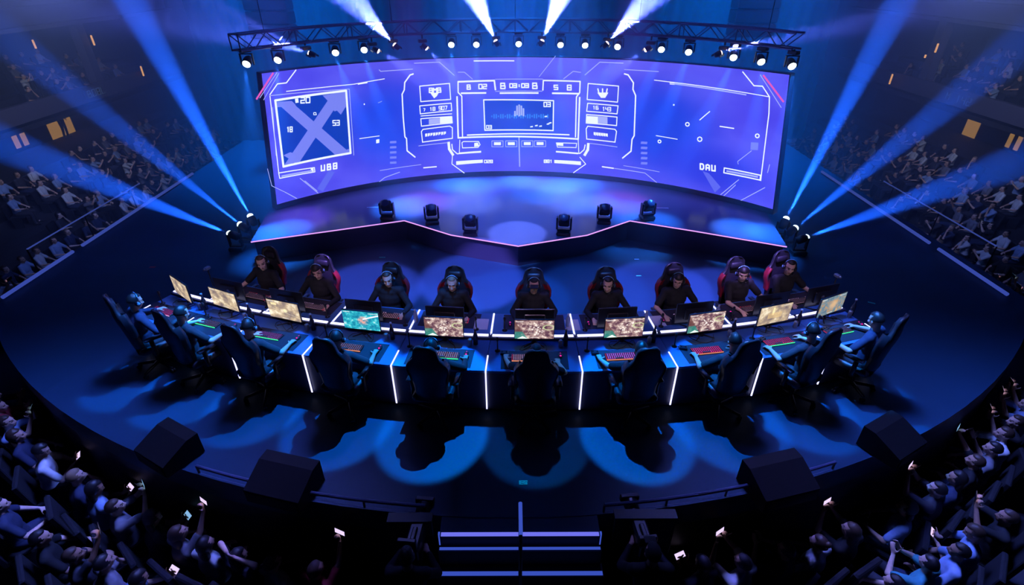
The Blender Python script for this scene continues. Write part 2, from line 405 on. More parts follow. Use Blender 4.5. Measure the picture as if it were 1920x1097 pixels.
# left bracket and boxes
ribbon([(776, 138), (770, 140), (760, 154), (759, 168), (755, 176), (757, 220), (760, 256), (763, 259), (764, 282), (779, 294)], 2.4)
ribbon([(788, 161), (844, 156), (846, 186), (790, 190)], 1.8, closed=True)
ribbon([(788, 198), (847, 193), (848, 207), (789, 213)], 1.8, closed=True)
ribbon([(790, 217), (848, 213)], 1.6, 'scrw'); ribbon([(790, 222), (848, 218), (849, 230), (791, 236)], 1.8, closed=True)
poly([(805, 223), (848, 219), (848, 229), (805, 233)], 'scrp'); poly([(826, 220), (848, 218.5), (848, 229.5), (826, 231)], 'scrw', .005)
ribbon([(794, 242), (844, 236), (849, 239), (849, 259), (793, 266), (791, 246)], 1.8, closed=True)
text('BMB', 806, 165, 6, 8, -.03, 2.2, .3); poly([(808, 174), (824, 173), (820, 180), (815, 184)], 'scrw')
text('18', 807, 201, 4, 6, -.05, 1.5); text('907', 824, 199, 4, 7, -.05, 1.5); text('7', 795, 203, 3, 5, 0, 1.2)
for k in range(8): poly([(798 + k * 5, 250 - k * .5), (802 + k * 5, 249.5 - k * .5), (802 + k * 5, 255 - k * .6 - (k % 3)), (798 + k * 5, 256 - k * .5)], 'scrw')
ribbon([(786, 273), (840, 267)], 1.3, 'scrp')
# right boxes mirrored
ribbon([(1172, 139), (1179, 141), (1189, 156), (1188, 168), (1193, 180), (1190, 255), (1186, 262), (1184, 284), (1168, 297)], 2.4)
ribbon([(1104, 157), (1161, 162), (1159, 192), (1102, 187)], 1.8, closed=True)
ribbon([(1103, 194), (1160, 199), (1158, 214), (1101, 209)], 1.8, closed=True)
ribbon([(1101, 215), (1158, 220), (1157, 236), (1100, 231)], 1.8, closed=True)
poly([(1101, 217), (1140, 220), (1140, 233), (1101, 230)], 'scrp'); poly([(1101, 218), (1122, 219.5), (1122, 232), (1101, 230)], 'scrw', .005)
ribbon([(1103, 237), (1154, 243), (1157, 247), (1154, 267), (1101, 261), (1100, 242)], 1.8, closed=True)
poly([(1121, 174), (1142, 174), (1136, 184), (1128, 184)], 'scrw')
for x in (1124, 1131, 1138): ribbon([(x, 175), (x + (x - 1131) * .25, 167)], 2.4)
text('16', 1113, 199, 4, 6, .06, 1.5); text('143', 1131, 201, 4, 7, .06, 1.5)
for k in range(6): poly([(1114 + k * 4.5, 248 + k * .5), (1118 + k * 4.5, 248.5 + k * .5), (1118 + k * 4.5, 255 + k * .4), (1114 + k * 4.5, 253 + k * .5)], 'scrw')
ribbon([(1106, 269), (1158, 276)], 1.3, 'scrp')
# centre console
ribbon([(860, 153), (928, 151), (930, 168)], 3); ribbon([(860, 153), (860, 173), (867, 180), (868, 256)], 2.2); ribbon([(866, 174.5), (912, 174)], 3)
ribbon([(930, 148.5), (1019, 148.5)], 1.2, 'scrp'); ribbon([(930, 171), (1018, 171)], 1.2, 'scrp'); ribbon([(939, 174.5), (1010, 174.5)], 3)
ribbon([(1019, 169), (1020, 151), (1089, 153), (1088, 174), (1082, 182), (1080, 257)], 2.4); ribbon([(1037, 175), (1087, 176)], 3)
ribbon([(858, 181), (860, 258), (974, 256), (1085, 261), (1088, 183)], 3); ribbon([(877, 253), (1068, 253)], 2.4)
text('B', 877, 159, 6, 8, 0, 2.2); text('02', 899, 158, 6, 8, 0, 2.2); text('B', 940, 156, 8, 10, 0, 2.4); text('03:03', 957, 157, 5.5, 7, 0, 2.2, .35); text('B', 1000, 156, 8, 10, 0, 2.4)
text('5', 1040, 160, 7, 8, 0, 2.2); text('8', 1065, 160, 7, 9, 0, 2.2)
poly([(909, 188), (1038, 188), (1037, 244), (910, 244)], 'scrd', .002)
ribbon([(908, 187), (1039, 189), (1038, 245), (910, 244)], 2.2, closed=True)
for k in range(26):
    x = 922 + k * 4.2; hh = 3 + 6 * abs(sin(k * 2.1)); poly([(x, 218 - hh / 2), (x + 2.2, 218 - hh / 2), (x + 2.2, 218 + hh / 2), (x, 218 + hh / 2)], 'scrc', .004)
for x, y0, y1 in ((969, 198, 216), (973, 196, 218), (977, 198, 216), (981, 203, 218), (965, 208, 218)): poly([(x, y0), (x + 3, y0), (x + 3, y1), (x, y1)], 'scrp', .005)
poly([(1008, 190), (1012, 190), (1012, 242), (1008, 242)], 'scrc', .003); text('03', 1021, 192, 5, 8, 0, 2); text('03', 913, 235, 4, 6, 0, 1.6)
for x, y in ((995, 237), (1004, 235), (1012, 236), (1026, 232), (1030, 230), (1022, 218)): poly([(x, y), (x + 5, y - 1), (x + 5, y + 1.5), (x, y + 2)], 'scrw')
ribbon([(974, 257), (975, 312)], 2.2, 'scrp')
for x in (923, 949, 979, 1003): ribbon([(x, 264), (x + 21, 264), (x + 21, 275), (x, 275)], 1.2, 'scrp', True); poly([(x + 4, 266.5), (x + 17, 266.5), (x + 17, 272), (x + 4, 272)], 'scrw')
ribbon([(863, 262), (862, 285)], 1.4); ribbon([(867, 267), (870, 265), (898, 265), (901, 271), (897, 276), (868, 277)], 1.6, closed=True); poly([(890, 268), (897, 267), (899, 274), (890, 275)], 'scrw')
ribbon([(1044, 268), (1082, 269), (1081, 277), (1046, 276)], 1.4, closed=True); poly([(1045, 268), (1057, 269), (1057, 274), (1045, 273)], 'scrw'); ribbon([(1085, 262), (1086, 286)], 1.4)
ribbon([(842, 267), (843, 279), (850, 290)], 5); ribbon([(848, 270), (849, 280), (858, 288), (902, 285)], 2); ribbon([(862, 287), (902, 284)], 3)
ribbon([(1104, 270), (1103, 281), (1097, 291)], 5); ribbon([(1098, 272), (1096, 281), (1088, 288), (1045, 285)], 2); ribbon([(1044, 284.5), (1084, 288)], 3)
poly([(856, 302), (906, 299), (906, 305), (856, 309)], 'scrw'); text('028', 909, 300, 4, 5, 0, 1.6)
poly([(1040, 300), (1090, 303), (1090, 310), (1040, 306)], 'scrw'); text('881', 1021, 300, 4, 5, 0, 1.6)
ribbon([(849, 292), (848, 307), (871, 324)], 1.6); ribbon([(1088, 295), (1099, 308), (1076, 324)], 1.6)
ribbon([(795, 314), (819, 312)], 2.2); ribbon([(1130, 313), (1151, 316)], 2.2)
ribbon([(713, 319), (790, 308)], 1, 'scrp'); ribbon([(712, 340), (722, 332), (750, 322)], 1.3, 'scrp'); ribbon([(1151, 316), (1210, 325), (1232, 343)], 1.3, 'scrp'); ribbon([(1170, 311), (1237, 323)], 1, 'scrp')
# right part
ribbon([(1172, 131), (1236, 135)], 1.3, 'scrp'); ribbon([(1098, 141), (1126, 117), (1170, 119)], 1.4, 'scrp'); ribbon([(1058, 148), (1076, 134), (1090, 136)], 1.3, 'scrp'); ribbon([(1012, 144), (1043, 105)], 1, 'scrp')
ribbon([(1228, 151), (1444, 183)], 1.3); ribbon([(1258, 157), (1400, 179)], 2, 'scrp'); poly([(1257, 155), (1266, 156), (1266, 160), (1257, 159)], 'scrw')
ribbon([(1394, 136), (1415, 162), (1431, 163), (1444, 183), (1443, 214), (1427, 340)], 1.8)
ribbon([(1359, 316), (1427, 330), (1426, 339), (1358, 325)], 2, closed=True); ribbon([(1364, 322), (1421, 333)], 3, 'scrp')
text('DAU', 1314, 308, 6, 10, .13, 2.6, .8)
for x, y, r in ((1290, 234, 3.5), (1313, 262, 4.2), (1421, 256, 3.6), (1237.5, 266, 2.8)):
    ribbon([(x + r * cos(a * pi / 4), y + r * sin(a * pi / 4)) for a in range(8)], 1.8, closed=True)
ribbon([(1231, 255), (1271, 262)], 1.3); ribbon([(1313, 226), (1332, 210)], 1.6); ribbon([(1351, 238), (1377, 242)], 1.8); ribbon([(1385, 309), (1384, 304), (1410, 284)], 1, 'scrp')
poly([(1409, 268), (1423, 269), (1422, 283), (1408, 282)], 'scrm'); poly([(1263, 196), (1266, 196), (1266, 199), (1263, 199)], 'scrw')
for a, b in (((563, 333), (597, 361)), ((572, 338), (595, 357)), ((1352, 366), (1386, 338)), ((1358, 368), (1380, 348)), ((1390, 377), (1435, 353)), ((535, 359), (557, 371))): ribbon([a, b], 1.2, 'scrp')
poly([(617, 318), (628, 322), (606, 358), (595, 353)], 'scrm2'); poly([(1318, 322), (1330, 326), (1352, 352), (1341, 362)], 'scrm2')
ribbon([(502, 315), (510, 347), (535, 359)], 1, 'scrp'); ribbon([(1444, 310), (1440, 325)], 1.2, 'scrp')
for k in range(5): ribbon([(880 + k * 3, 120 + k * 5), (1090 - k * 12, 121 + k * 5)], .7, 'scrm2')
nm = {'scrw': 'display_lines', 'scrp': 'display_fine_lines', 'scrm': 'display_shapes', 'scrm2': 'display_bands', 'scrd': 'display_map_fill', 'scrc': 'display_meter', 'scrk': 'display_streaks'}
mb = MB(); gm_ = []
for k_, g_ in GL.items(): mb.add(g_.v, g_.f, len(gm_)); gm_.append(M[k_])
mb.build('display_graphics', gm_, SC)
HAZE, PK, WK, BK = .045, 1.0, .8, 5.0
M['nos'] = emi('nosing_painted_glow_blue', (.05, .1, .62), .8); M['nos2'] = emi('nosing_painted_glow_lilac', (.16, .17, .85), 1); M['nosb'] = emi('rail_painted_glow_blue', (.08, .14, .8), .45); M['railm'] = pbr('dark_blue_rail', (.08, .1, .2), .4, .4); M['spk'] = pbr('speaker_black', (.003, .003, .005), .7, spec=.2); M['tapeR'] = pbr('red_tape', (.6, .03, .05), .6); M['sign'] = emi('sign_letters', (.08, .16, .5), .35)  # nosings, stair trim and rails emit to paint stage light falling on them
# ------------------------------------------------------------------ people
import numpy as np
def remesh(mb, vox, smooth=3, name='body'):
    me = mb.mesh(name + '_src', SK[0]); o = bpy.data.objects.new('tmp', me); COL.objects.link(o)
    r = o.modifiers.new('r', 'REMESH'); r.mode = 'VOXEL'; r.voxel_size = vox; r.use_smooth_shade = True
    if smooth: s = o.modifiers.new('s', 'SMOOTH'); s.factor = .5; s.iterations = smooth
    dg = bpy.context.evaluated_depsgraph_get(); out = bpy.data.meshes.new_from_object(o.evaluated_get(dg)); out.name = name
    bpy.data.objects.remove(o); bpy.data.meshes.remove(me)
    out.materials.clear(); return out
def ik(a, c, l1, l2, pole):
    a, c = V(a), V(c); d = c - a; L = min(d.length, (l1 + l2) * .995); d.normalize()
    c = a + d * L; x = (l1 * l1 - l2 * l2 + L * L) / (2 * L); h = sqrt(max(0, l1 * l1 - x * x))
    p = V(pole); p = (p - d * p.dot(d)).normalized(); return a + d * x + p * h, c
def hand(mb, w, d, n, hd, curl=.45, spread=1.0):
    w, d, n = V(w), V(d).normalized(), V(n); n = (n - d * n.dot(d)).normalized(); s = d.cross(n) * hd
    mb.ell(w + d * .05, (.036, .05, .014), Matrix((s, d, n)).transposed(), 10)
    for k, (off, L) in enumerate(((.029, .07), (.0105, .079), (-.0095, .073), (-.028, .057))):
        kn = w + d * (.088 - abs(off - .01) * .25) + s * off; mb.cap(w + d * .01 + s * off * .5, kn, .012, .0105, 8)
        p = kn; a = curl * .4
        for fr, r0, r1 in ((.45, .0098, .009), (.3, .009, .0082), (.25, .0082, .0072)):
            a += curl * .8; dd = d * cos(a) + n * sin(a) + s * off * 2.2 * spread * (1 if a < 1 else 0); dd.normalize(); q = p + dd * L * fr; mb.cap(p, q, r0, r1, 8); p = q
    p = w + d * .018 + s * .02; dd = (d * .55 + s * .75 + n * .25).normalized()
    for L, r0, r1 in ((.045, .0145, .0115), (.032, .0115, .0105), (.024, .0105, .0085)):
        q = p + dd * L; mb.cap(p, q, r0, r1, 8); p = q; dd = (dd + d * .35 + n * .12).normalized()
def make_person(pose, vox=.0075, name='person'):
    g = pose.get; lean = g('lean', .12); stand = g('stand', False); W = g('width', 1.0)
    hip = V((0, g('hipy', 0), g('hipz', .57))); up = V((0, lean, 1)).normalized()
    tl = .44; chest = hip + up * .30; neck = hip + up * .50 + V((0, .01, 0))
    hc = neck + V((g('hx', 0), .035 + g('hy', 0), .155 + g('hz', 0)))
    Rh = Matrix.Rotation(g('yaw', 0), 3, 'Z') @ Matrix.Rotation(g('pitch', -.15), 3, 'X') @ Matrix.Rotation(g('roll', 0), 3, 'Y')
    B, S, T, SHO = MB(), MB(), MB(), {-1: MB(), 1: MB()}; e = .014
    def both(c, r, rot=None): B.ell(c, r, rot, 14); S.ell(c, [x + e for x in r], rot, 14)
    rt = Matrix.Rotation(-atan2(lean, 1), 3, 'X')
    both(hip + up * .13, (.15 * W, .115, .15), rt); both(chest, (.168 * W, .12, .17), rt); both(neck - up * .09, (.15 * W, .085, .075), rt)
    B.ell(hip, (.17 * W, .13, .12), rt, 14); T.ell(hip, (.175 * W + e, .14 + e, .12 + e), rt, 14); S.ell(hip + up * .04, (.165 * W + e, .128 + e, .1), rt, 14)
    B.cap(neck - up * .03, hc + Rh @ V((0, -.025, -.06)), .058, .05, 12); S.cap(neck - up * .03, neck + up * .018, .068, .06, 12)
    # head
    B.ell(hc + Rh @ V((0, -.012, .022)), (.074, .094, .098), Rh, 20); B.ell(hc + Rh @ V((0, .022, -.045)), (.054, .064, .072), Rh, 16)
    B.ell(hc + Rh @ V((0, .055, -.088)), (.026, .026, .022), Rh, 10)
    B.cap(hc + Rh @ V((0, .086, .004)), hc + Rh @ V((0, .106, -.034)), .009, .0135, 8); B.ell(hc + Rh @ V((0, .098, -.04)), (.018, .012, .009), Rh, 8)
    B.ell(hc + Rh @ V((0, .073, .026)), (.052, .018, .012), Rh, 10); B.ell(hc + Rh @ V((0, .081, -.062)), (.024, .011, .011), Rh, 8)
    for s in (-1, 1):
        B.ell(hc + Rh @ V((s * .076, -.008, -.008)), (.011, .02, .032), Rh, 10); B.ell(hc + Rh @ V((s * .04, .062, -.022)), (.022, .018, .02), Rh, 8)
    # arms
    for hd, key in ((1, 'R'), (-1, 'L')):
        sh = neck + V((hd * .175 * W, -.012, -.055)); wr = V(g('w' + key, (hd * .2, .38, .62)))
        el, wr = ik(sh, wr, .29, .255, g('p' + key, (hd * .6, -.4, -.8)))
        both(sh, (.062, .06, .06)); B.cap(sh, el, .05, .038, 12); B.cap(el, wr, .039, .024, 12)
        B.cap(neck - up * .03, sh, .055, .055, 10); S.cap(neck - up * .035, sh, .063, .066, 10)
        if g('long'): S.cap(sh, el, .06, .05, 12); S.cap(el, el.lerp(wr, .9), .05, .034, 12)
        else: S.cap(sh, sh.lerp(el, .78), .062, .058, 12)
        hdir = V(g('d' + key, wr - el)).normalized(); hand(B, wr, hdir, g('n' + key, (0, 0, -1)), hd, g('curl' + key, .4))
        B.ell(wr, (.026, .026, .02), None, 8)
    # legs
    for s in (-1, 1):
        hj = hip + V((s * .09, .01, -.02))
        if stand: kn = V((s * .11, .03 + hip.y * .5, .5)); an = V((s * .13, -.02, .09))
        else: kn = V((s * g('kx', .15), hip.y + .44, g('kz', .53))); an = V((s * g('ax', .15), hip.y + g('ay', .42), .1))
        toe = an + V((s * .03, .16, -.055)); heel = an + V((0, -.05, -.05))
        B.cap(hj, kn, .085, .055, 12); B.cap(kn, an, .055, .036, 12); B.cap(an + V((0, 0, -.03)), toe, .035, .03, 10)
        T.cap(hj, kn, .1, .07, 12); T.cap(kn, an + V((0, 0, .02)), .07, .058, 12)
        SHO[s].cap(heel, toe, .044, .04, 12); SHO[s].cap(an, heel, .045, .045, 10)
    res = {}
    me = remesh(B, vox, 3, 'person_body'); nv = len(me.vertices); co = np.empty(nv * 3); me.vertices.foreach_get('co', co); co = co.reshape(-1, 3)
    me.materials.append(SK[0]); me.materials.append(M['lip']); me.materials.append(M['eye'])
    npol = len(me.polygons); cen = np.empty(npol * 3); me.polygons.foreach_get('center', cen); cen = cen.reshape(-1, 3)
    loc = (cen - np.array(hc)) @ np.array(Rh); mi = np.zeros(npol, dtype=np.int32)
    f = loc[:, 1] > .05
    mi[f & (np.abs(loc[:, 0]) < .023) & (np.abs(loc[:, 2] + .062) < .0065)] = 1
    for s in (-1, 1):
        mi[f & (np.abs(loc[:, 0] - s * .031) < .0135) & (np.abs(loc[:, 2] - .002) < .0065)] = 2
        mi[f & (np.abs(loc[:, 0] - s * .034) < .019) & (np.abs(loc[:, 2] - .027) < .0045)] = 2
    me.polygons.foreach_set('material_index', mi); res['body'] = me
    vc = max(vox * 1.5, .012)
    for k, b in (('shirt', S), ('trousers', T)): res[k] = remesh(b, vc, 4, k)
    res['shoe'] = remesh(SHO[-1], .012, 2, 'shoe'); res['shoe2'] = remesh(SHO[1], .012, 2, 'shoe')
    # hair
    def hair(style):
        mb = MB(); n, m_ = 28, 18; vs = []; rnd = random.Random(5)
        for j in range(m_ + 1):
            for i in range(n):
                a, b = pi * j / m_, 2 * pi * i / n; d = V((sin(a) * sin(b), sin(a) * cos(b), cos(a)))
                lim = .36 + (.1 if style == 'fringe' else 0.0)
                face = d.y > .05 and d.z < (.62 - (.33 if style == 'fringe' else 0)) and abs(d.x) < .9
                low = d.z < (-.32 if style != 'long' else -9)
                k = 1.1 + rnd.uniform(-.02, .03)
                if style == 'long' and d.y < .2: k = 1.2
                if face or low: k = .8
                if style == 'cap': k = 1.1 if not (face or low) else .8
                vs.append(hc + Rh @ V((d.x * .074 * k, d.y * .094 * k - .014, d.z * .1 * k + .022)))
        fs = [(j * n + i, j * n + n + i, j * n + n + (i + 1) % n, j * n + (i + 1) % n) for j in range(m_) for i in range(n)]
        mb.add(vs, fs)
        if style == 'long': mb.ell(hc + V((0, -.07, -.1)), (.09, .05, .14), None, 12); 
        if style == 'bun': mb.ell(hc + Rh @ V((0, -.1, .09)), (.04, .04, .04), None, 10)
        if style == 'cap': mb.box(hc + Rh @ V((0, .12, .05)), (.12, .1, .012), Rh @ Matrix.Rotation(-.15, 3, 'X'), bev=.004)
        return mb.mesh('hair_' + style, HR[0], True)
    for st in g('hair', ['short']): res['hair_' + st] = hair(st)
    # headset
    if g('headset'):
        mb = MB(); pts = [hc + Rh @ V((.09 * cos(t), -.012, .022 + .112 * sin(t))) for t in [pi * k / 12 for k in range(13)]]
        mb.tube(pts, .0085, 8); 
        for s in (-1, 1): mb.cyl(hc + Rh @ V((s * .072, -.008, -.01)), hc + Rh @ V((s * .106, -.008, -.01)), .04, .034, 14); mb.cyl(hc + Rh @ V((s * .104, -.008, -.01)), hc + Rh @ V((s * .111, -.008, -.01)), .027, .02, 14, k=1)
        res['headset'] = mb.mesh('headset', [M['gloss'], M['trim']], True)
        mb = MB()
        mb.tube([p + (p - hc).normalized() * .008 for p in pts[2:11]], .005, 6)
        res['headset_trim'] = mb.mesh('headset_trim', M['trim'], True)
        mb = MB(); mb.tube([hc + Rh @ V((-.1, 0, -.03)), hc + Rh @ V((-.085, .07, -.08)), hc + Rh @ V((-.045, .11, -.085))], .004, 6); mb.ell(hc + Rh @ V((-.04, .112, -.085)), (.012, .009, .009)); res['microphone'] = mb.mesh('microphone', M['gloss'], True)
    res['hc'] = hc; res['Rh'] = Rh
    return res
M['trim'] = pbr('headset_silver_blue', (.25, .55, .75), .3, .3)
def omat(o, m_, slot=0): o.material_slots[slot].link = 'OBJECT'; o.material_slots[slot].material = m_
def put_person(P, loc, rz, label, skin=0, shirt=0, trousers=0, hair=('short', 0), group=None, cat='person'):
    o = obj('person', P['body']); o.location = loc; o.rotation_euler = (0, 0, rz); omat(o, SK[skin]); tag(o, label, cat, group)
    for k, mt in (('shirt', SH[shirt]), ('trousers', SH[trousers]), ('shoe', M['black']), ('shoe2', M['black'])):
        if not len(P[k].materials): P[k].materials.append(mt)
        c = obj(k.strip('2'), P[k], o); omat(c, mt)
    if hair and 'hair_' + hair[0] in P:
        c = obj('cap' if hair[0] == 'cap' else 'hair', P['hair_' + hair[0]], o); omat(c, HR[hair[1]] if hair[0] != 'cap' else SH[0])
    if 'headset' in P:
        h = obj('headset', P['headset'], o); obj('headset_trim', P['headset_trim'], h); obj('microphone', P['microphone'], h)
    return o
# ------------------------------------------------------------------ gaming chair (faces +Y)
def chair_parts():
    P = {}
    prof = [(.46, .19, .035), (.56, .215, .05), (.7, .22, .055), (.84, .245, .065), (.95, .275, .08), (1.03, .275, .08), (1.1, .235, .06), (1.17, .172, .045), (1.25, .155, .042), (1.32, .14, .04), (1.365, .1, .03), (1.38, .05, .02)]
    def backy(z): return -.2 - (z - .46) * .1
    mb = MB(); nx = 14; rows = []
    for z, hw, th in prof:
        ring = []
        for i in range(nx + 1):
            x = -hw + 2 * hw * i / nx; q = abs(x) / hw; ring.append(V((x, backy(z) + th * .5 + .075 * q ** 3 * (1 if z < 1.1 else .4), z)))
        for i in range(nx, -1, -1):
            x = -hw + 2 * hw * i / nx; q = abs(x) / hw; ring.append(V((x, backy(z) - th * .5 + .06 * q ** 3 * (1 if z < 1.1 else .4), z)))
        rows.append(ring)
    n = len(rows[0]); vs = [p for r in rows for p in r]
    fs = [(j * n + i, j * n + (i + 1) % n, j * n + n + (i + 1) % n, j * n + n + i) for j in range(len(rows) - 1) for i in range(n)]
    fs += [tuple(range(n - 1, -1, -1)), tuple(range((len(rows) - 1) * n, len(rows) * n))]
    mb.add(vs, fs); P['backrest'] = mb.mesh('backrest', M['leather'], True)
    for s, nme in ((-1, 'l'), (1, 'r')):
        mb = MB(); vs = []; zz = [.74, .84, .95, 1.03, 1.09, 1.13]
        ww = [.235, .245, .275, .275, .245, .21]
        for z, hw in zip(zz, ww):
            for q, dy in ((.66, .047), (.84, .066), (.985, .104), (1.03, .06), (1.0, -.0)): vs.append(V((s * hw * q, backy(z) + dy + .012, z)))
        fs = [(j * 5 + i, j * 5 + i + 1, j * 5 + 6 + i, j * 5 + 5 + i) for j in range(5) for i in range(4)]
        if s < 0: fs = [f[::-1] for f in fs]
        mb.add(vs, fs); P['side_panel_' + nme] = mb.mesh('side_panel', M['red'], True)
    mb = MB(); mb.box((0, backy(1.24) + .045, 1.24), (.2, .05, .12), bev=.02); P['neck_pillow'] = mb.mesh('neck_pillow', M['leather'], True)
    mb = MB(); mb.box((0, .03, .45), (.44, .5, .09), bev=.035)
    for s in (-1, 1): mb.box((s * .225, .03, .465), (.09, .46, .11), bev=.035)
    P['seat'] = mb.mesh('seat', M['leather'], True)
    for s, nme in ((-1, 'l'), (1, 'r')):
        mb = MB(); mb.box((s * .31, -.02, .53), (.035, .06, .27), bev=.01); mb.box((s * .27, -.02, .405), (.12, .06, .03), bev=.01); mb.box((s * .315, .02, .675), (.085, .26, .035), bev=.014); P['armrest_' + nme] = mb.mesh('armrest', M['gloss'], True)
    mb = MB(); mb.cyl((0, 0, .08), (0, 0, .39), .03, n=12); mb.box((0, 0, .385), (.2, .26, .03), bev=.01); P['gas_lift'] = mb.mesh('gas_lift', M['blackm'])
    for k in range(5):
        a = 2 * pi * k / 5 + .3; d = V((cos(a), sin(a), 0)); mb = MB(); mb.cap(V((0, 0, .11)), d * .3 + V((0, 0, .085)), .03, .02, 8); P['leg_%d' % k] = mb.mesh('leg', M['gloss'], True)
        mb = MB(); c = d * .31 + V((0, 0, .033)); t = V((-d.y, d.x, 0))
        mb.cyl(c - t * .026, c - t * .006, .032, n=10); mb.cyl(c + t * .006, c + t * .026, .032, n=10); mb.cyl(c - t * .008, c + t * .008, .02, n=8, k=1); mb.cyl(c, c + V((0, 0, .05)), .01, n=6)
        P['caster_%d' % k] = mb.mesh('caster', [M['gloss'], M['red']])
    return P
CH = chair_parts()
def put_chair(loc, rz, label, group=None, red=True):
    t = thing('gaming_chair', label, 'chair', loc, rz, group)
    for k, me in CH.items():
        if k.startswith('caster'): continue
        nm_ = {'side_panel_l': 'side_panel', 'side_panel_r': 'side_panel', 'armrest_l': 'armrest', 'armrest_r': 'armrest'}.get(k, k)
        if k.startswith('leg'): nm_ = 'leg'
        o = obj(nm_, me, t)
        if nm_ == 'side_panel':
            if red: o['label'] = 'red shoulder panel'
            else: omat(o, M['gloss'])
        if nm_ == 'leg': obj('caster', CH['caster_' + k[-1]], o)
    return t
# ------------------------------------------------------------------ desks
NE = [-4.95, -4.2, -3.45, -2.5, -1.5, -.5, .5, 1.5, 2.45, 3.3, 4.03]        # module edges along the arc
NC = [-4.58, -3.87, -3.0, -2.0, -1.02, .01, 1.03, 2.0, 2.87, 3.67]          # near seats
FC = [-3.87, -2.98, -1.94, -1.05, .02, 1.0, 1.95, 2.88, 3.62]               # far seats
def arc_slab(mb, i0, i1, r0, r1, z0, z1, n=6, k=0, gap=.004):
    g = gap / 15 / STEP; i0 += g; i1 -= g; A = [i0 + (i1 - i0) * j / n for j in range(n + 1)]
    pts = [pol(a, r1) for a in A] + [pol(a, r0) for a in reversed(A)]
    return mb.prism([(p.x, p.y) for p in pts], z0, z1, k)
nn = len(NE) - 1
for q in range(nn):
    i0, i1 = NE[q], NE[q + 1]; mid = (i0 + i1) / 2; c = pol(mid, R_OUT - .35)
    t = thing('gaming_desk', '%s desk module of the near side with lit edge strip' % nth(q, nn).capitalize(), 'desk', c, ang(mid), 'desk modules on the near side of the curved table')
    mi_ = Matrix.Translation(c) @ Matrix.Rotation(ang(mid), 4, 'Z'); inv = mi_.inverted()
    def bl(mb, nme, mt, par=t):
        mb.v = [tuple(inv @ V(p)) for p in mb.v]; return mb.build(nme, mt, par)
    mb = MB(); arc_slab(mb, i0, i1, R_MID + .06, R_OUT, .715, .75); bl(mb, 'desktop', M['desk'])
    mb = MB(); arc_slab(mb, i0, i1, R_OUT - .05, R_OUT - .02, .05, .713); bl(mb, 'front_panel', M['deskd'])
    for e_, sgn in ((i0, 1), (i1, -1)):
        mb = MB(); arc_slab(mb, min(e_, e_ + sgn * .03), max(e_, e_ + sgn * .03), R_MID + .1, R_OUT - .052, .0, .713, 1); bl(mb, 'side_panel', M['deskd'])
    def strip(e_, nme='led_strip', zt=.752):
        mb = MB(); r0 = R_OUT - .33; h = .0095
        a = pol(e_, r0, zt); b = pol(e_, R_OUT + .004, zt); d = (b - a).normalized(); s = V((-d.y, d.x, 0)) * h
        off = V((0, 0, .006)); mb.add([a + s, a - s, b - s, b + s, a + s + off, a - s + off, b - s + off, b + s + off], [(0, 3, 2, 1), (4, 5, 6, 7), (0, 1, 5, 4), (1, 2, 6, 5), (2, 3, 7, 6), (3, 0, 4, 7)])
        c1 = pol(e_, R_OUT + .004, zt + .006); c2 = pol(e_, R_OUT + .004, .075); o2 = d * .012
        mb.add([c1 + s, c1 - s, c2 - s, c2 + s, c1 + s + o2, c1 - s + o2, c2 - s + o2, c2 + s + o2], [(0, 1, 2, 3), (4, 7, 6, 5), (0, 4, 5, 1), (1, 5, 6, 2), (2, 6, 7, 3), (3, 7, 4, 0)])
        bl(mb, nme, M['led'])
    strip(i0 + .0)
    if q == nn - 1: strip(i1)
# middle spine with the bright bar
for q in range(nn):
    i0, i1 = NE[q], NE[q + 1]; mid = (i0 + i1) / 2
    c = pol(mid, R_MID); inv = (Matrix.Translation(c) @ Matrix.Rotation(ang(mid), 4, 'Z')).inverted()
    t = thing('desk_divider', '%s length of the raised spine between the two desk rows' % nth(q, nn).capitalize(), 'divider', c, ang(mid), 'spine between the desk rows')
    mb = MB(); arc_slab(mb, i0, i1, R_MID - .05, R_MID + .055, .0, .79); mb.v = [tuple(inv @ V(p)) for p in mb.v]; mb.build('spine_box', M['deskd'], t)
    mb = MB(); arc_slab(mb, i0 + .02, i1 - .02, R_MID - .022, R_MID + .022, .791, .803); mb.v = [tuple(inv @ V(p)) for p in mb.v]; mb.build('light_bar', M['led'], t)
FE = [-4.35, -3.45, -2.5, -1.5, -.5, .5, 1.5, 2.45, 3.3, 4.03]
nf = len(FE) - 1
for q in range(nf):
    i0, i1 = FE[q], FE[q + 1]; mid = (i0 + i1) / 2; c = pol(mid, R_IN + .3); inv = (Matrix.Translation(c) @ Matrix.Rotation(ang(mid), 4, 'Z')).inverted()
    t = thing('gaming_desk', '%s desk module of the far side, under the players facing us' % nth(q, nf).capitalize(), 'desk', c, ang(mid), 'desk modules on the far side of the curved table')
    def bl(mb, nme, mt): mb.v = [tuple(inv @ V(p)) for p in mb.v]; return mb.build(nme, mt, t)
    mb = MB(); arc_slab(mb, i0, i1, R_IN, R_MID - .055, .715, .75); bl(mb, 'desktop', M['desk'])
    mb = MB(); arc_slab(mb, i0, i1, R_IN + .02, R_IN + .05, .05, .713); bl(mb, 'front_panel', M['deskd'])
    mb = MB(); arc_slab(mb, i0, i0 + .03, R_IN + .052, R_MID - .1, .0, .713, 1); bl(mb, 'side_panel', M['deskd'])
    mb = MB(); a = pol(i0, R_IN, .752); b = pol(i0, R_MID - .07, .752); d = (b - a).normalized(); s = V((-d.y, d.x, 0)) * .013; o2 = V((0, 0, .006))
    mb.add([a + s, a - s, b - s, b + s, a + s + o2, a - s + o2, b - s + o2, b + s + o2], [(0, 3, 2, 1), (4, 5, 6, 7), (0, 1, 5, 4), (1, 2, 6, 5), (2, 3, 7, 6), (3, 0, 4, 7)]); bl(mb, 'led_strip', M['led'])
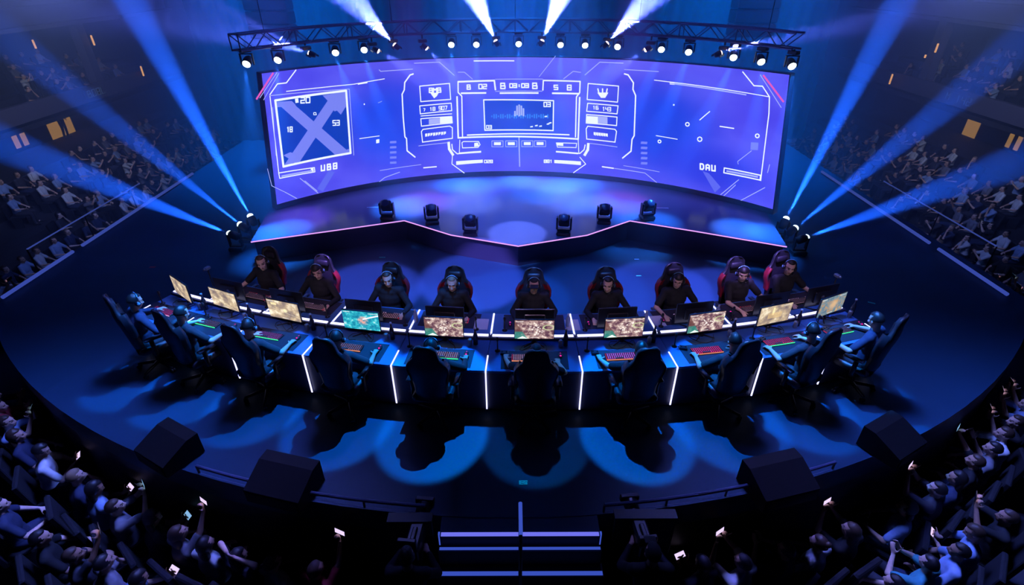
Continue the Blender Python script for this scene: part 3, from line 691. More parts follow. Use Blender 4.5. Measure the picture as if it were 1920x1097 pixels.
# ------------------------------------------------------------------ monitors (screen faces -Y locally, stand under)
def game_mat(kind, seed):
    t = NT('game_picture_%s_%d' % (kind, seed)); u, v, uv = t.sep(); off = t.n('Mapping', {'Vector': uv, 'Location': (seed * 3.7, seed * 1.3, 0.0), 'Scale': (1.7, 1.0, 1.0)}).outputs[0]
    nz = t.n('TexNoise', {'Vector': off, 'Scale': 4.0, 'Detail': 6.0, 'Roughness': .65}).outputs[0]
    vo = t.n('TexVoronoi', {'Vector': off, 'Scale': 11.0}, feature='F1').outputs[0]
    nz2 = t.n('TexNoise', {'Vector': off, 'Scale': 2.2, 'Detail': 2.0}).outputs[0]
    d = t.math('SQRT', t.math('ADD', t.math('POWER', t.math('MULTIPLY', t.math('SUBTRACT', u, .55), 1.6), 2.0), t.math('POWER', t.math('SUBTRACT', v, .5), 2.0)))
    def ramp(x, cols):
        r = t.n('ValToRGB', {0: x}); e = r.color_ramp.elements; e[0].position = cols[0][0]; e[0].color = (*lin(*cols[0][1]), 1); e[1].position = cols[-1][0]; e[1].color = (*lin(*cols[-1][1]), 1)
        for p, c in cols[1:-1]: k = e.new(p); k.color = (*lin(*c), 1)
        return r.outputs[0]
    def rect(a, b, c, d_): return t.math('MULTIPLY', t.math('MULTIPLY', t.math('GREATER_THAN', u, a), t.math('LESS_THAN', u, b)), t.math('MULTIPLY', t.math('GREATER_THAN', v, c), t.math('LESS_THAN', v, d_)))
    if kind == 'tan':
        c = ramp(t.math('ADD', t.math('MULTIPLY', nz, .35), t.math('MULTIPLY', nz2, .65)), [(.32, (96, 84, 96)), (.46, (150, 132, 120)), (.55, (190, 168, 138)), (.66, (235, 224, 200))])
        c = t.mix(t.math('MULTIPLY', t.step(t.math('ABSOLUTE', t.math('SUBTRACT', t.math('ADD', v, t.math('MULTIPLY', u, .9 - seed * .25)), .6)), .02, .005), .5), c, (*lin(240, 228, 200), 1))
        if seed == 2: c = t.mix(t.math('MULTIPLY', t.math('SUBTRACT', 1.0, t.step(d, .05, .14)), .7), c, (*lin(250, 240, 190), 1)); c = t.mix(rect(.12, .3, .72, .86), c, (*lin(220, 205, 160), 1))
        if seed == 8: c = t.mix(t.math('MULTIPLY', rect(.4, .46, .5, .9), .7), c, (*lin(250, 230, 170), 1)); c = t.mix(t.math('MULTIPLY', rect(.28, .72, .3, .6), .5), c, (*lin(225, 190, 130), 1))
    elif kind == 'teal':
        c = ramp(nz, [(.3, (20, 90, 130)), (.48, (30, 140, 165)), (.58, (60, 190, 200)), (.7, (210, 220, 225))])
        c = t.mix(t.math('MULTIPLY', t.math('SUBTRACT', 1.0, t.step(d, .1, .3)), t.step(nz, .4, .6)), c, (*lin(235, 150, 130), 1))
        c = t.mix(t.math('MULTIPLY', t.step(t.math('ABSOLUTE', t.math('SUBTRACT', t.math('ADD', v, t.math('MULTIPLY', u, -.6)), .25)), .05, .02), t.math('GREATER_THAN', u, .55)), c, (*lin(230, 235, 255), 1))
    elif kind == 'battle':
        c = ramp(nz, [(.3, (52, 36, 58)), (.45, (104, 70, 84)), (.55, (168, 140, 136)), (.66, (244, 232, 220))])
        cen = t.math('SUBTRACT', 1.0, t.step(d, .18, .42)); c = t.mix(t.math('MULTIPLY', cen, t.step(vo, .5, .12)), c, (*lin(255, 244, 236), 1))
        ring = t.step(t.math('ABSOLUTE', t.math('SUBTRACT', t.math('SQRT', t.math('ADD', t.math('POWER', t.math('SUBTRACT', u, .87), 2.0), t.math('POWER', t.math('MULTIPLY', t.math('SUBTRACT', v, .62), 1.1), 2.0))), .14)), .03, .01)
        c = t.mix(t.math('MULTIPLY', ring, .8), c, (*lin(190, 200, 150), 1))
        lf = t.math('LESS_THAN', t.math('ADD', u, t.math('MULTIPLY', v, .35)), .33)
        c = t.mix(t.math('MULTIPLY', lf, .85), c, ramp(v, [(.0, (30, 130, 120)), (.35, (30, 120, 112)), (.42, (92, 58, 60)), (1.0, (110, 72, 66))]))
        c = t.mix(t.math('MULTIPLY', t.math('GREATER_THAN', vo, .0), t.math('LESS_THAN', t.math('ADD', t.math('ABSOLUTE', t.math('SUBTRACT', u, .2)), v), .14)), c, (*lin(220, 250, 235), 1))
    else:
        c = ramp(nz, [(.3, (60, 90, 120)), (.5, (110, 130, 140)), (.6, (170, 130, 90)), (.75, (235, 220, 190))])
        c = t.mix(t.math('MULTIPLY', t.math('SUBTRACT', 1.0, t.step(d, .1, .35)), .6), c, (*lin(230, 180, 120), 1))
    bar = t.math('ADD', rect(.03, .22, .91, .95), t.math('ADD', rect(.72, .96, .9, .93), rect(.4, .6, .05, .08))); c = t.mix(t.math('MULTIPLY', bar, .6), c, (.85, .85, .8, 1))
    return t.out(t.n('Emission', {'Color': c, 'Strength': 1.35}).outputs[0])
def monitor_parts():
    P = {}
    mb = MB(); mb.box((0, .014, 1.015), (.565, .026, .335), bev=.006); mb.box((0, .034, 1.0), (.3, .03, .2), bev=.012); P['housing'] = mb.mesh('housing', M['gloss'])
    mb = MB(); mb.add([(-.275, -.0015, .86), (.275, -.0015, .86), (.275, -.0015, 1.172), (-.275, -.0015, 1.172)], [(0, 1, 2, 3)]); mb.uv = [(0, 0), (1, 0), (1, 1), (0, 1)]; P['screen'] = mb
    mb = MB(); mb.box((0, .06, .87), (.05, .03, .24), bev=.008); P['neck'] = mb.mesh('stand_neck', M['gloss'])
    mb = MB()
    for s in (-1, 1): mb.cap((0, .07, .76), (s * .14, -.06, .758), .013, .008, 8)
    mb.cap((0, .05, .76), (0, .13, .758), .012, .009, 8); mb.cyl((0, .06, .7515), (0, .06, .775), .045, .03, 16); P['foot'] = mb.mesh('stand_foot', M['gloss'], True)
    mb = MB(); mb.cyl((0, .05, 1.0), (0, .0525, 1.0), .028, n=18); P['logo'] = mb.mesh('logo_disc', M['alu'])
    return P
MP = monitor_parts()
def put_monitor(loc, rz, label, mat_, group):
    t = thing('monitor', label, 'monitor', loc, rz, group)
    obj('housing', MP['housing'], t); s = obj('screen', MP['screen'].mesh('screen', mat_), t); n_ = obj('stand_neck', MP['neck'], t); obj('stand_foot', MP['foot'], t); obj('logo', MP['logo'], t)
    return t
kinds = ['tan', 'tan', 'tan', 'teal', 'battle', 'battle', 'battle', 'battle', 'tan', 'dusk']
desc = ['brownish picture of a figure', 'hazy cream and tan picture', 'sandy picture and glowing shape', 'turquoise picture', 'bright battle scene', 'bright battle scene', 'bright battle scene', 'pale battle scene', 'golden hall scene', 'bluish amber scene']
MROT = [-.28, -.1, -.06, 0, 0, 0, 0, .06, .08, .16]
for q, i in enumerate(NC):
    p = pol(i, R_MID + .15); put_monitor(p, ang(i) + MROT[q] * 1.0, 'Monitor with a %s, %s near-desk screen' % (desc[q], nth(q, 10)), game_mat(kinds[q], q), 'monitors of the near row')
gm = game_mat('dusk', 20)
for q, i in enumerate(FC):
    p = pol(i - (.12 if q < 3 else (-.1 if q > 6 else 0)), R_MID - .14); put_monitor(p, ang(i) + pi, 'Dark far-side monitor seen from its back, %s of nine' % nth(q, 9), gm, 'monitors of the far row')
# ------------------------------------------------------------------ keyboards, mats, mice
def kb_parts():
    P = {}; mb = MB(); mb.box((0, 0, .012), (.44, .14, .018), bev=.006); P['case'] = mb.mesh('keyboard_case', M['gloss'])
    mb = MB()
    for r in range(5):
        n_ = 15; 
        for c in range(n_):
            if r == 4 and 4 <= c <= 8: continue
            mb.box((-.198 + c * .0283, .052 - r * .026, .027), (.019, .018, .012), taper=.85)
    mb.box((-.03, -.052, .027), (.13, .02, .012), taper=.95); P['keys'] = mb.mesh('keycaps', M['keys'])
    mb = MB(); mb.box((0, -.073, .014), (.43, .006, .01)); P['bar'] = mb
    mb = MB(); mb.box((-.205, 0, .022), (.012, .13, .006)); P['side'] = mb
    mb = MB(); mb.box((0, .0, .0222), (.415, .125, .001)); P['bed'] = mb
    mb = MB(); mb.ell((0, 0, .014), (.032, .058, .022), None, 14); P['mouse'] = mb.mesh('mouse_body', M['gloss'], True)
    mb = MB(); mb.box((0, .03, .031), (.007, .022, .012), bev=.002); mb.ell((0, -.025, .03), (.014, .014, .01), None, 8); P['wheel'] = mb
    return P
KB = kb_parts()
BEDS = {'red': emi('key_bed_red', (1, .02, .25), 1.3), 'violet': emi('key_bed_violet', (.7, .12, .8), .9), 'dim': emi('key_bed_dim', (.6, .3, .5), .6)}
def put_kit(c, rz, who, row, barm, bed, side, mouse_dx=.36, kx=-.08, md=.08, glow=M['g_pink']):
    "c = centre of mat on the desktop"
    rot = Matrix.Rotation(rz, 3, 'Z')
    mb = MB(); mb.box((0, 0, .002), (.92, .4, .004), bev=.002); mp = mb.build('mousepad', M['pad']); mp.location = c; mp.rotation_euler.z = rz
    tag(mp, 'Large dark desk mat %s' % who, 'mousepad', 'desk mats of the %s row' % row)
    t = thing('keyboard', 'Backlit keyboard %s' % who, 'keyboard', V(c) + rot @ V((kx, .03, .004)), rz, 'keyboards of the %s row' % row)
    obj('case', KB['case'], t); kc = obj('keycaps', KB['keys'], t)
    obj('key_bed_glow', KB['bed'].mesh('key_bed', BEDS[bed]), t); obj('light_bar', KB['bar'].mesh('light_bar', barm), t); obj('side_glow', KB['side'].mesh('side_glow', side), t)
    t = thing('mouse', 'Gaming mouse with lit wheel %s' % who, 'mouse', V(c) + rot @ V((mouse_dx, md, .004)), rz, 'mice of the %s row' % row)
    obj('body', KB['mouse'], t); obj('wheel', KB['wheel'].mesh('wheel_glow', glow), t)
bars = ['g_white', 'g_green', 'g_green', 'g_org', 'g_green', 'g_org', 'g_org', 'g_org', 'g_green', 'g_green']
beds = ['red', 'dim', 'violet', 'dim', 'dim', 'dim', 'violet', 'red', 'red', 'dim']
for q, i in enumerate(NC):
    put_kit(pol(i, R_OUT - .25, .75), ang(i), 'by the %s near-row player' % nth(q, 10), 'near', M[bars[q]], beds[q], M['g_red'], kx=-.1 if q not in (4, ) else .05)
for q, i in enumerate(FC):
    put_kit(pol(i, R_IN + .22, .75), ang(i) + pi, 'before the %s far-row player' % nth(q, 9), 'far', M['g_red'] if q in (0, 7) else M['g_white'], 'dim', M['g_red'])
# ------------------------------------------------------------------ small things standing on the desks
mb = MB(); mb.lathe([(.03, 0), (.033, .01), (.033, .13), (.03, .15), (.014, .185), (.014, .2)], n=14); BOT = mb.mesh('bottle_body', M['glass'], True)
mb = MB(); mb.lathe([(.016, .198), (.016, .218)], n=12); BCAP = mb.mesh('bottle_cap', M['white'])
mb = MB(); mb.lathe([(.034, 0), (.034, .15), (.03, .17), (.013, .22), (.013, .27)], n=14); BOTD = mb.mesh('bottle_body', M['glassc'], True)
mb = MB(); mb.lathe([(.026, 0), (.03, .008), (.03, .105), (.025, .116)], n=14); CAN = mb.mesh('can', M['alu'], True)
mb = MB(); mb.lathe([(.042, 0), (.036, .01), (.01, .02), (.008, .16), (.018, .18), (.02, .22), (.012, .235)], n=14); MIC = mb.mesh('microphone', M['blackm'], True)
mb = MB(); mb.box((0, 0, .02), (.11, .075, .04), bev=.008); mb.cyl((-.03, 0, .04), (-.03, 0, .052), .012, n=10); mb.cyl((.03, 0, .04), (.03, 0, .052), .012, n=10); DAC = mb.mesh('audio_box', M['gloss'])
def bottle(p, who, dark=False):
    t = thing('bottle', '%s %s' % ('Dark tall bottle' if dark else 'Clear water bottle with white cap', who), 'bottle', p, 0, 'bottles on the desks')
    obj('bottle_body', BOTD if dark else BOT, t); 
    c = obj('bottle_cap', BCAP, t); c.location.z = .07 if dark else 0
rr = random.Random(3)
for q, i in enumerate(NC):
    who = 'near row, %s seat' % nth(q, 10)
    e_ = NE[q + 1] if q < 9 else NE[10]
    bottle(pol(i + .36, R_MID + .16, .75), 'right of the monitor, near-row seat %s' % nth(q, 10), True)
    c = obj('can', CAN); c.location = pol(i + .3, R_MID + .2, .75); tag(c, 'Small metal drink can, near-row seat %s' % nth(q, 10), 'can', 'cans on the desks')
    k = obj('microphone', MIC); k.location = pol(NE[q] + .1, R_MID + .3, .75); k.rotation_euler.z = rr.random() * 6; tag(k, 'Small desk microphone by the seam, near-row seat %s' % nth(q, 10), 'microphone', 'desk microphones')
    k = obj('audio_box', DAC); k.location = pol(NE[q] + .18, R_MID + .37, .75); k.rotation_euler.z = ang(i) + rr.uniform(-.6, .6); tag(k, 'Little black audio box with knobs, near-row seat %s' % nth(q, 10), 'audio box', 'audio boxes on the desks')
    mb = MB(); base = pol(i, R_MID + .2, .757); pts = []
    for k_ in range(14): pts.append(pol(i + .06 + .27 * sin(k_ * .45) * (k_ / 13), R_MID + .2 + .16 * sin(k_ * .9 + q) * .6, .757 if 0 < k_ < 13 else .757))
    mb.tube(pts, .004, 6); tag(mb.build('cable', M['gloss']), 'Loose black cable under the monitor, near-row seat %s' % nth(q, 10), 'cable', 'cables on the desks')
for q, i in enumerate(FC):
    s = 1 if q >= 4 else -1
    bottle(pol(i + s * .42, R_IN + .32, .75), 'by the %s facing player' % nth(q, 9))
    k = obj('microphone', MIC); k.location = pol(i + .36 * (1 if q < 4 else -1), R_MID - .2, .75); tag(k, 'Small desk microphone on the far desk by the %s facing player' % nth(q, 9), 'microphone', 'desk microphones')
for i, nme in ((-.42 - .1, 'left'), (.62, 'right'), (1.7, 'far right')):
    mb = MB(); mb.box((0, 0, .002), (.21, .28, .003)); p = mb.build('paper_sheet', M['white']); p.location = pol(i - .12, R_IN + .3, .751); p.rotation_euler.z = ang(i); tag(p, 'Blank paper sheet on the far desk, %s of the middle facing player' % nme, 'paper', 'paper sheets on the far desks')
# thin mast with a small camera at each end of the table
for i, nme in ((-4.35, 'left'), (3.95, 'right')):
    t = thing('desk_camera', 'Small camera on a thin mast at the %s end of the table' % nme, 'camera', pol(i, R_MID - .2, .75), ang(i))
    mb = MB(); mb.cyl((0, 0, 0), (0, 0, .012), .06, n=16); mb.cyl((0, 0, .01), (0, 0, .5), .009, n=8); mb.build('mast', M['blackm'], t)
    mb = MB(); mb.box((0, 0, .52), (.06, .09, .05), bev=.01); mb.cyl((0, -.045, .52), (0, -.07, .52), .018, n=12); mb.build('camera_head', M['alu'], t)
# ------------------------------------------------------------------ the nineteen players
def local(i, r, dx, dr): return None
rp = random.Random(8)
far_pose = [  # yaw, pitch, roll, hx, long sleeves, hair, skin, colour
    (.55, -.35, .1, .03, False, ('short', 1), 2), (.35, -.5, .2, .04, True, ('fringe', 0), 0), (.3, -.3, .1, .02, True, ('short', 1), 2), (.1, -.35, 0, 0, True, ('short', 2), 0), (0, .1, 0, 0, True, ('cap', 0), 0),
    (-.35, -.35, 0, -.02, True, ('short', 0), 2), (-.45, -.45, -.1, -.03, False, ('fringe', 0), 0), (-.45, -.3, 0, -.02, False, ('fringe', 0), 2), (-.5, -.35, -.1, -.03, False, ('short', 0), 0)]
fl = ['with bare forearms, looking down right', 'with bent head and dark fringe', 'in long dark sleeves gazing down left', 'fair-haired, in a black top', 'in a dark cap and black top, looking down', 'dark-haired, turned slightly right', 'with a dark fringe, forearms forward', 'upright, hands at a pink-lit keyboard', 'in a silver headset looking down right']
for q, i in enumerate(FC):
    yaw, pitch, roll, hx, lg, hr, sk = far_pose[q]; tw = .0
    # local frame faces the desk: +Y = outward of the arc (towards us); local x to the player's right = photo left
    wl, wr_ = (-.29 + rp.uniform(-.03, .03), .33, .785), (.27 + rp.uniform(-.04, .04), .34, .785)
    if q in (0,): wl, wr_ = (-.34, .34, .79), (.36, .38, .79)
    if q in (7, 8): wl, wr_ = (-.36, .36, .79), (.2, .42, .79)
    P = make_person(dict(lean=.0, yaw=-yaw * -1, pitch=pitch * .25, roll=roll, hx=-hx, long=lg, wL=wl, wR=wr_, pL=(-.7, -.6, -.8), pR=(.7, -.6, -.8), dL=(.1, 1, -.12), dR=(-.1, 1, -.12), curlL=.5, curlR=.45, hair=[hr[0]], headset=True, kz=.52, hipz=.56), .0072)
    put_person(P, pol(i, R_IN - .13), ang(i) + pi, 'Player %s, %s of nine facing us' % (fl[q], nth(q, 9)), sk, 0, 7, hr, 'players on the far side of the table')
    put_chair(pol(i, R_IN - .08), ang(i) + pi, 'Black gaming chair with red shoulders under the %s facing player' % nth(q, 9), 'gaming chairs of the far row')
CHR = [-.42, -.3, -.28, -.12, -.05, 0, .05, .22, .3, .42]
for q, i in enumerate(NC):
    tw = -CHR[q] * .35; yaw = [-.2, -.2, -.3, -.3, -.35, 0, .2, .25, .3, .3][q]
    lean = [.12, .1, .1, .1, .08, -.02, .0, .08, .1, .1][q]
    wl, wr_ = (-.3, .33, .8), (.33, .34, .8)
    if q in (5, 6): wl, wr_ = (-.4, .38, .8), (.32, .3, .79)
    if q == 4: wl, wr_ = (-.12, .36, .79), (.36, .36, .79)
    hairs = ['short', 'short', 'short', 'short', 'short', 'short', 'short', 'short', 'fringe', 'short']
    P = make_person(dict(lean=lean, yaw=-yaw, pitch=-.3, hx=0, long=q in (0, 4), wL=wl, wR=wr_, pL=(-1, -.3, -.5), pR=(1, -.3, -.5), dL=(.1, 1, .0), dR=(-.1, 1, .0), curlL=.55, curlR=.5, hair=[hairs[q]], headset=q in (0, 2, 3, 4, 8), kz=.52, hipz=.55, hipy=-.05), .0078)
    rad = R_OUT + .16; pos = pol(i, rad)
    if CHR[q]: pos = pos + V((0, 0, 0))
    rz = ang(i) + CHR[q] * -.0 + (-.38 if q == 9 else (-.0))
    sk = [0, 2, 2, 0, 1, 2, 2, 2, 2, 0][q]
    side = {0: 'farthest left', 9: 'farthest right'}.get(q, nth(q, 10))
    tn = [.34, .18, .1, .07, .04, 0, -.05, -.12, -.2, -.36][q]
    put_person(P, pos, ang(i) - tn, 'Player seen from behind, %s of ten on the near side' % side, sk, [4, 7, 7, 7, 0, 0, 0, 7, 7, 4][q], 7, (hairs[q], 0), 'players on the near side of the table')
    back = V((sin(ang(i) - tn) * -1, 0, 0))
    put_chair(pol(i, rad - .03), ang(i) - tn * 1.15, 'Black gaming chair seen from behind, %s of the near row' % side, 'gaming chairs of the near row', False).scale = (1, 1, 1.035)
# ------------------------------------------------------------------ audience
AV = {}
hs = ['short', 'long', 'bun']
vx = .013
AV['rest'] = make_person(dict(lean=-.05, wL=(-.16, .3, .7), wR=(.16, .3, .7), pL=(-1, -.6, -.3), pR=(1, -.6, -.3), pitch=.0, hair=hs, hipz=.52, kz=.48), vx)
AV['phone'] = make_person(dict(lean=-.02, wL=(-.07, .36, 1.2), wR=(.07, .36, 1.2), dL=(.1, .2, 1), dR=(-.1, .2, 1), nL=(.5, -.8, 0), nR=(-.5, -.8, 0), curlL=.8, curlR=.8, pL=(-.8, .1, -1), pR=(.8, .1, -1), pitch=.05, hair=hs, hipz=.52, kz=.48), vx)
AV['raised'] = make_person(dict(lean=.0, wL=(-.2, .25, .8), wR=(.15, .34, 1.38), dR=(-.1, .2, 1), nR=(-.5, -.8, 0), curlR=.8, pR=(1, .1, -.6), pL=(-1, -.4, -.3), pitch=.1, hair=hs, hipz=.52, kz=.48), vx)
AV['chin'] = make_person(dict(lean=.14, wL=(-.05, .24, 1.02), wR=(.1, .3, .7), dL=(.1, -.1, 1), nL=(.3, -.9, 0), curlL=.9, pL=(-.5, .2, -1), pR=(1, -.4, -.4), pitch=-.05, yaw=.25, hair=hs, hipz=.52, kz=.48), vx)
AV['clap'] = make_person(dict(lean=.02, wL=(-.06, .36, .98), wR=(.06, .36, .98), dL=(.1, .5, .8), dR=(-.1, .5, .8), nL=(1, 0, 0), nR=(-1, 0, 0), curlL=.2, curlR=.2, pL=(-1, 0, -.8), pR=(1, 0, -.8), pitch=.0, yaw=-.2, hair=hs, hipz=.52, kz=.48), vx)
AV['lap'] = make_person(dict(lean=.12, wL=(-.06, .34, .78), wR=(.06, .34, .78), dL=(.3, .8, .4), dR=(-.3, .8, .4), nL=(.4, 0, 1), nR=(-.4, 0, 1), curlL=.6, curlR=.6, pL=(-1, -.3, -.6), pR=(1, -.3, -.6), pitch=-.4, hair=hs, hipz=.52, kz=.48), vx)
AV['behind'] = make_person(dict(lean=-.1, wL=(-.07, -.08, 1.3), wR=(.07, -.08, 1.3), dL=(1, -.2, 0), dR=(-1, -.2, 0), nL=(0, 1, 0), nR=(0, 1, 0), pL=(-1, .3, 0), pR=(1, .3, 0), hair=hs, hipz=.52, kz=.48), vx)
VD = {'rest': 'hands on lap', 'phone': 'holding a phone up', 'raised': 'one hand raised with a phone', 'chin': 'hand at chin', 'clap': 'hands together in front', 'lap': 'looking down at the lap', 'behind': 'hands behind the head'}
mb = MB(); mb.box((0, 0, 0), (.15, .009, .074), bev=.003); PHB = mb.mesh('phone_body', M['gloss'])
mb = MB(); mb.add([(-.07, -.0052, -.034), (.07, -.0052, -.034), (.07, -.0052, .034), (-.07, -.0052, .034)], [(0, 1, 2, 3)]); PHS = mb
PHM = [PHS.mesh('phone_screen', M['phone']), PHS.mesh('phone_screen', M['phoneb'])]
mb = MB(); mb.box((0, .0, .4), (.5, .46, .08), bev=.02); SEATM = mb.mesh('seat', M['seat'])
mb = MB(); mb.box((0, -.27, .62), (.5, .07, .56), Matrix.Rotation(.13, 3, 'X'), bev=.02); SBACK = mb.mesh('backrest', M['seat'])
mb = MB(); mb.box((-.24, -.05, .2), (.03, .3, .4)); mb.box((.24, -.05, .2), (.03, .3, .4)); mb.box((0, -.05, .33), (.46, .04, .04)); SLEG = mb.mesh('seat_frame', M['black'])
def project(p):
    p = V(p) - V((0, 0, H)); D = p.dot(fwd); return (960 + F * p.x / D, 548.5 - F * p.dot(upv) / D, D) if D > .2 else (-999, -999, -1)
ra = random.Random(21); people_n = 0
def spectator(p, rz, var, shirt, hairst, hc_, skin, label, group, seat_label, seat_group, phone=None, fullseat=True):
    global people_n; people_n += 1
    put_person(AV[var], p, rz, label, skin, shirt, ra.choice([0, 4, 7]), (hairst, hc_), group)
    if seat_label:
        t = thing('auditorium_seat', seat_label, 'seat', p, rz, seat_group); obj('seat', SEATM, t); obj('backrest', SBACK, t); obj('seat_frame', SLEG, t)
    if phone is not None and var in ('phone', 'raised', 'lap'):
        lp = {'phone': V((0, .4, 1.31)), 'raised': V((.13, .39, 1.49)), 'lap': V((0, .44, .86))}[var]
        rot = Matrix.Rotation(rz, 3, 'Z'); t = thing('phone', phone[0], 'phone', V(p) + rot @ lp, rz, phone[1]); t.rotation_euler = (-.15 if var != 'lap' else -1.0, 0, rz)
        obj('phone_body', PHB, t); obj('phone_screen', PHM[ra.random() < .35], t)
# near tiers: rows concentric with the bowed deck front, rising away from it
def row_r(k): return 12.72 + .64 * k
def row_z(k): return -1.8 - .06 * k
mb = MB()
for k in range(0, 9):
    r0, r1 = row_r(k), row_r(k + 1); z = row_z(k); n_ = 48
    for j in range(n_):
        b0, b1 = R_(-66) + R_(132) * j / n_, R_(-66) + R_(132) * (j + 1) / n_
        mb.prism([(r0 * sin(b0), 16.5 - r0 * cos(b0)), (r0 * sin(b1), 16.5 - r0 * cos(b1)), (r1 * sin(b1), 16.5 - r1 * cos(b1)), (r1 * sin(b0), 16.5 - r1 * cos(b0))][::-1], -4.3, z)
struct(mb.build('floor', M['conc']))
used = []
for k in range(0, 9):
    r = row_r(k) + .4; z = row_z(k); n_ = int(R_(124) * r / .5)
    for j in range(n_):
        a = R_(-62) + R_(124) * (j + .5) / n_ + ra.uniform(-.006, .006); x, y = r * sin(a), 16.5 - r * cos(a)
        if abs(x) < 1.3 or (abs(x) < 2.0 and k < 1): continue
        u, v, D = project((x, y, z + 1.15))
        if not (-25 < u < 1945 and v < 1112): continue
        if ra.random() < .1: continue
        used.append((x, y, z, u, v, k))
used.sort(key=lambda t: -t[4]); lab_seen = {}
for n_, (x, y, z, u, v, k) in enumerate(used[:150]):
    big = v > 840
    var = ra.choices(['rest', 'phone', 'raised', 'chin', 'clap', 'lap', 'behind'], [3, 5.0, 1.2, 1.5, 1.5, 1.2, .4])[0]
    sh = ra.choices([0, 1, 2, 3, 4, 5, 6, 7], [3.5, 2.6, 1.4, 2, 2, .5, .5, 2])[0]; hr = ra.choices(hs, [6, 2.5, .8])[0]; hcol = ra.choices([0, 1, 2], [5, 3, 1])[0]; skn = ra.choices([0, 1, 2, 3], [4, 2, 3, 1])[0]
    rz = atan2(-(0 - x), (9 - y)) * .85 + ra.uniform(-.2, .2)
    sd = 'left' if u < 960 else 'right'
    lb = '%s-topped spectator, %s, %s hair, lower %s tiers' % (SHN[sh].capitalize(), VD[var], {'short': 'short', 'long': 'long', 'bun': 'tied-up'}[hr] + ' ' + ['black', 'brown', 'fair'][hcol], sd)
    lab_seen[lb] = lab_seen.get(lb, 0) + 1
    if lab_seen[lb] > 1: lb += ', %s' % ORD[min(9, lab_seen[lb] - 1)]
    lbg = 'Glowing phone of a %s-topped spectator, %s %s hair, lower %s' % (SHN[sh], {'short': 'short', 'long': 'long', 'bun': 'tied'}[hr], ['black', 'brown', 'fair'][hcol], sd)
    lab_seen[lbg] = lab_seen.get(lbg, 0) + 1
    if lab_seen[lbg] > 1: lbg += ', %s such' % ORD[min(9, lab_seen[lbg] - 1)]
    spectator((x, y, z), rz, var, sh, hr, hcol, skn, lb, 'spectators in the lower %s tiers' % sd, 'Dark padded auditorium seat in the lower %s tiers' % sd, 'seats in the lower %s tiers' % sd, (lbg, 'phones in the lower tiers'))
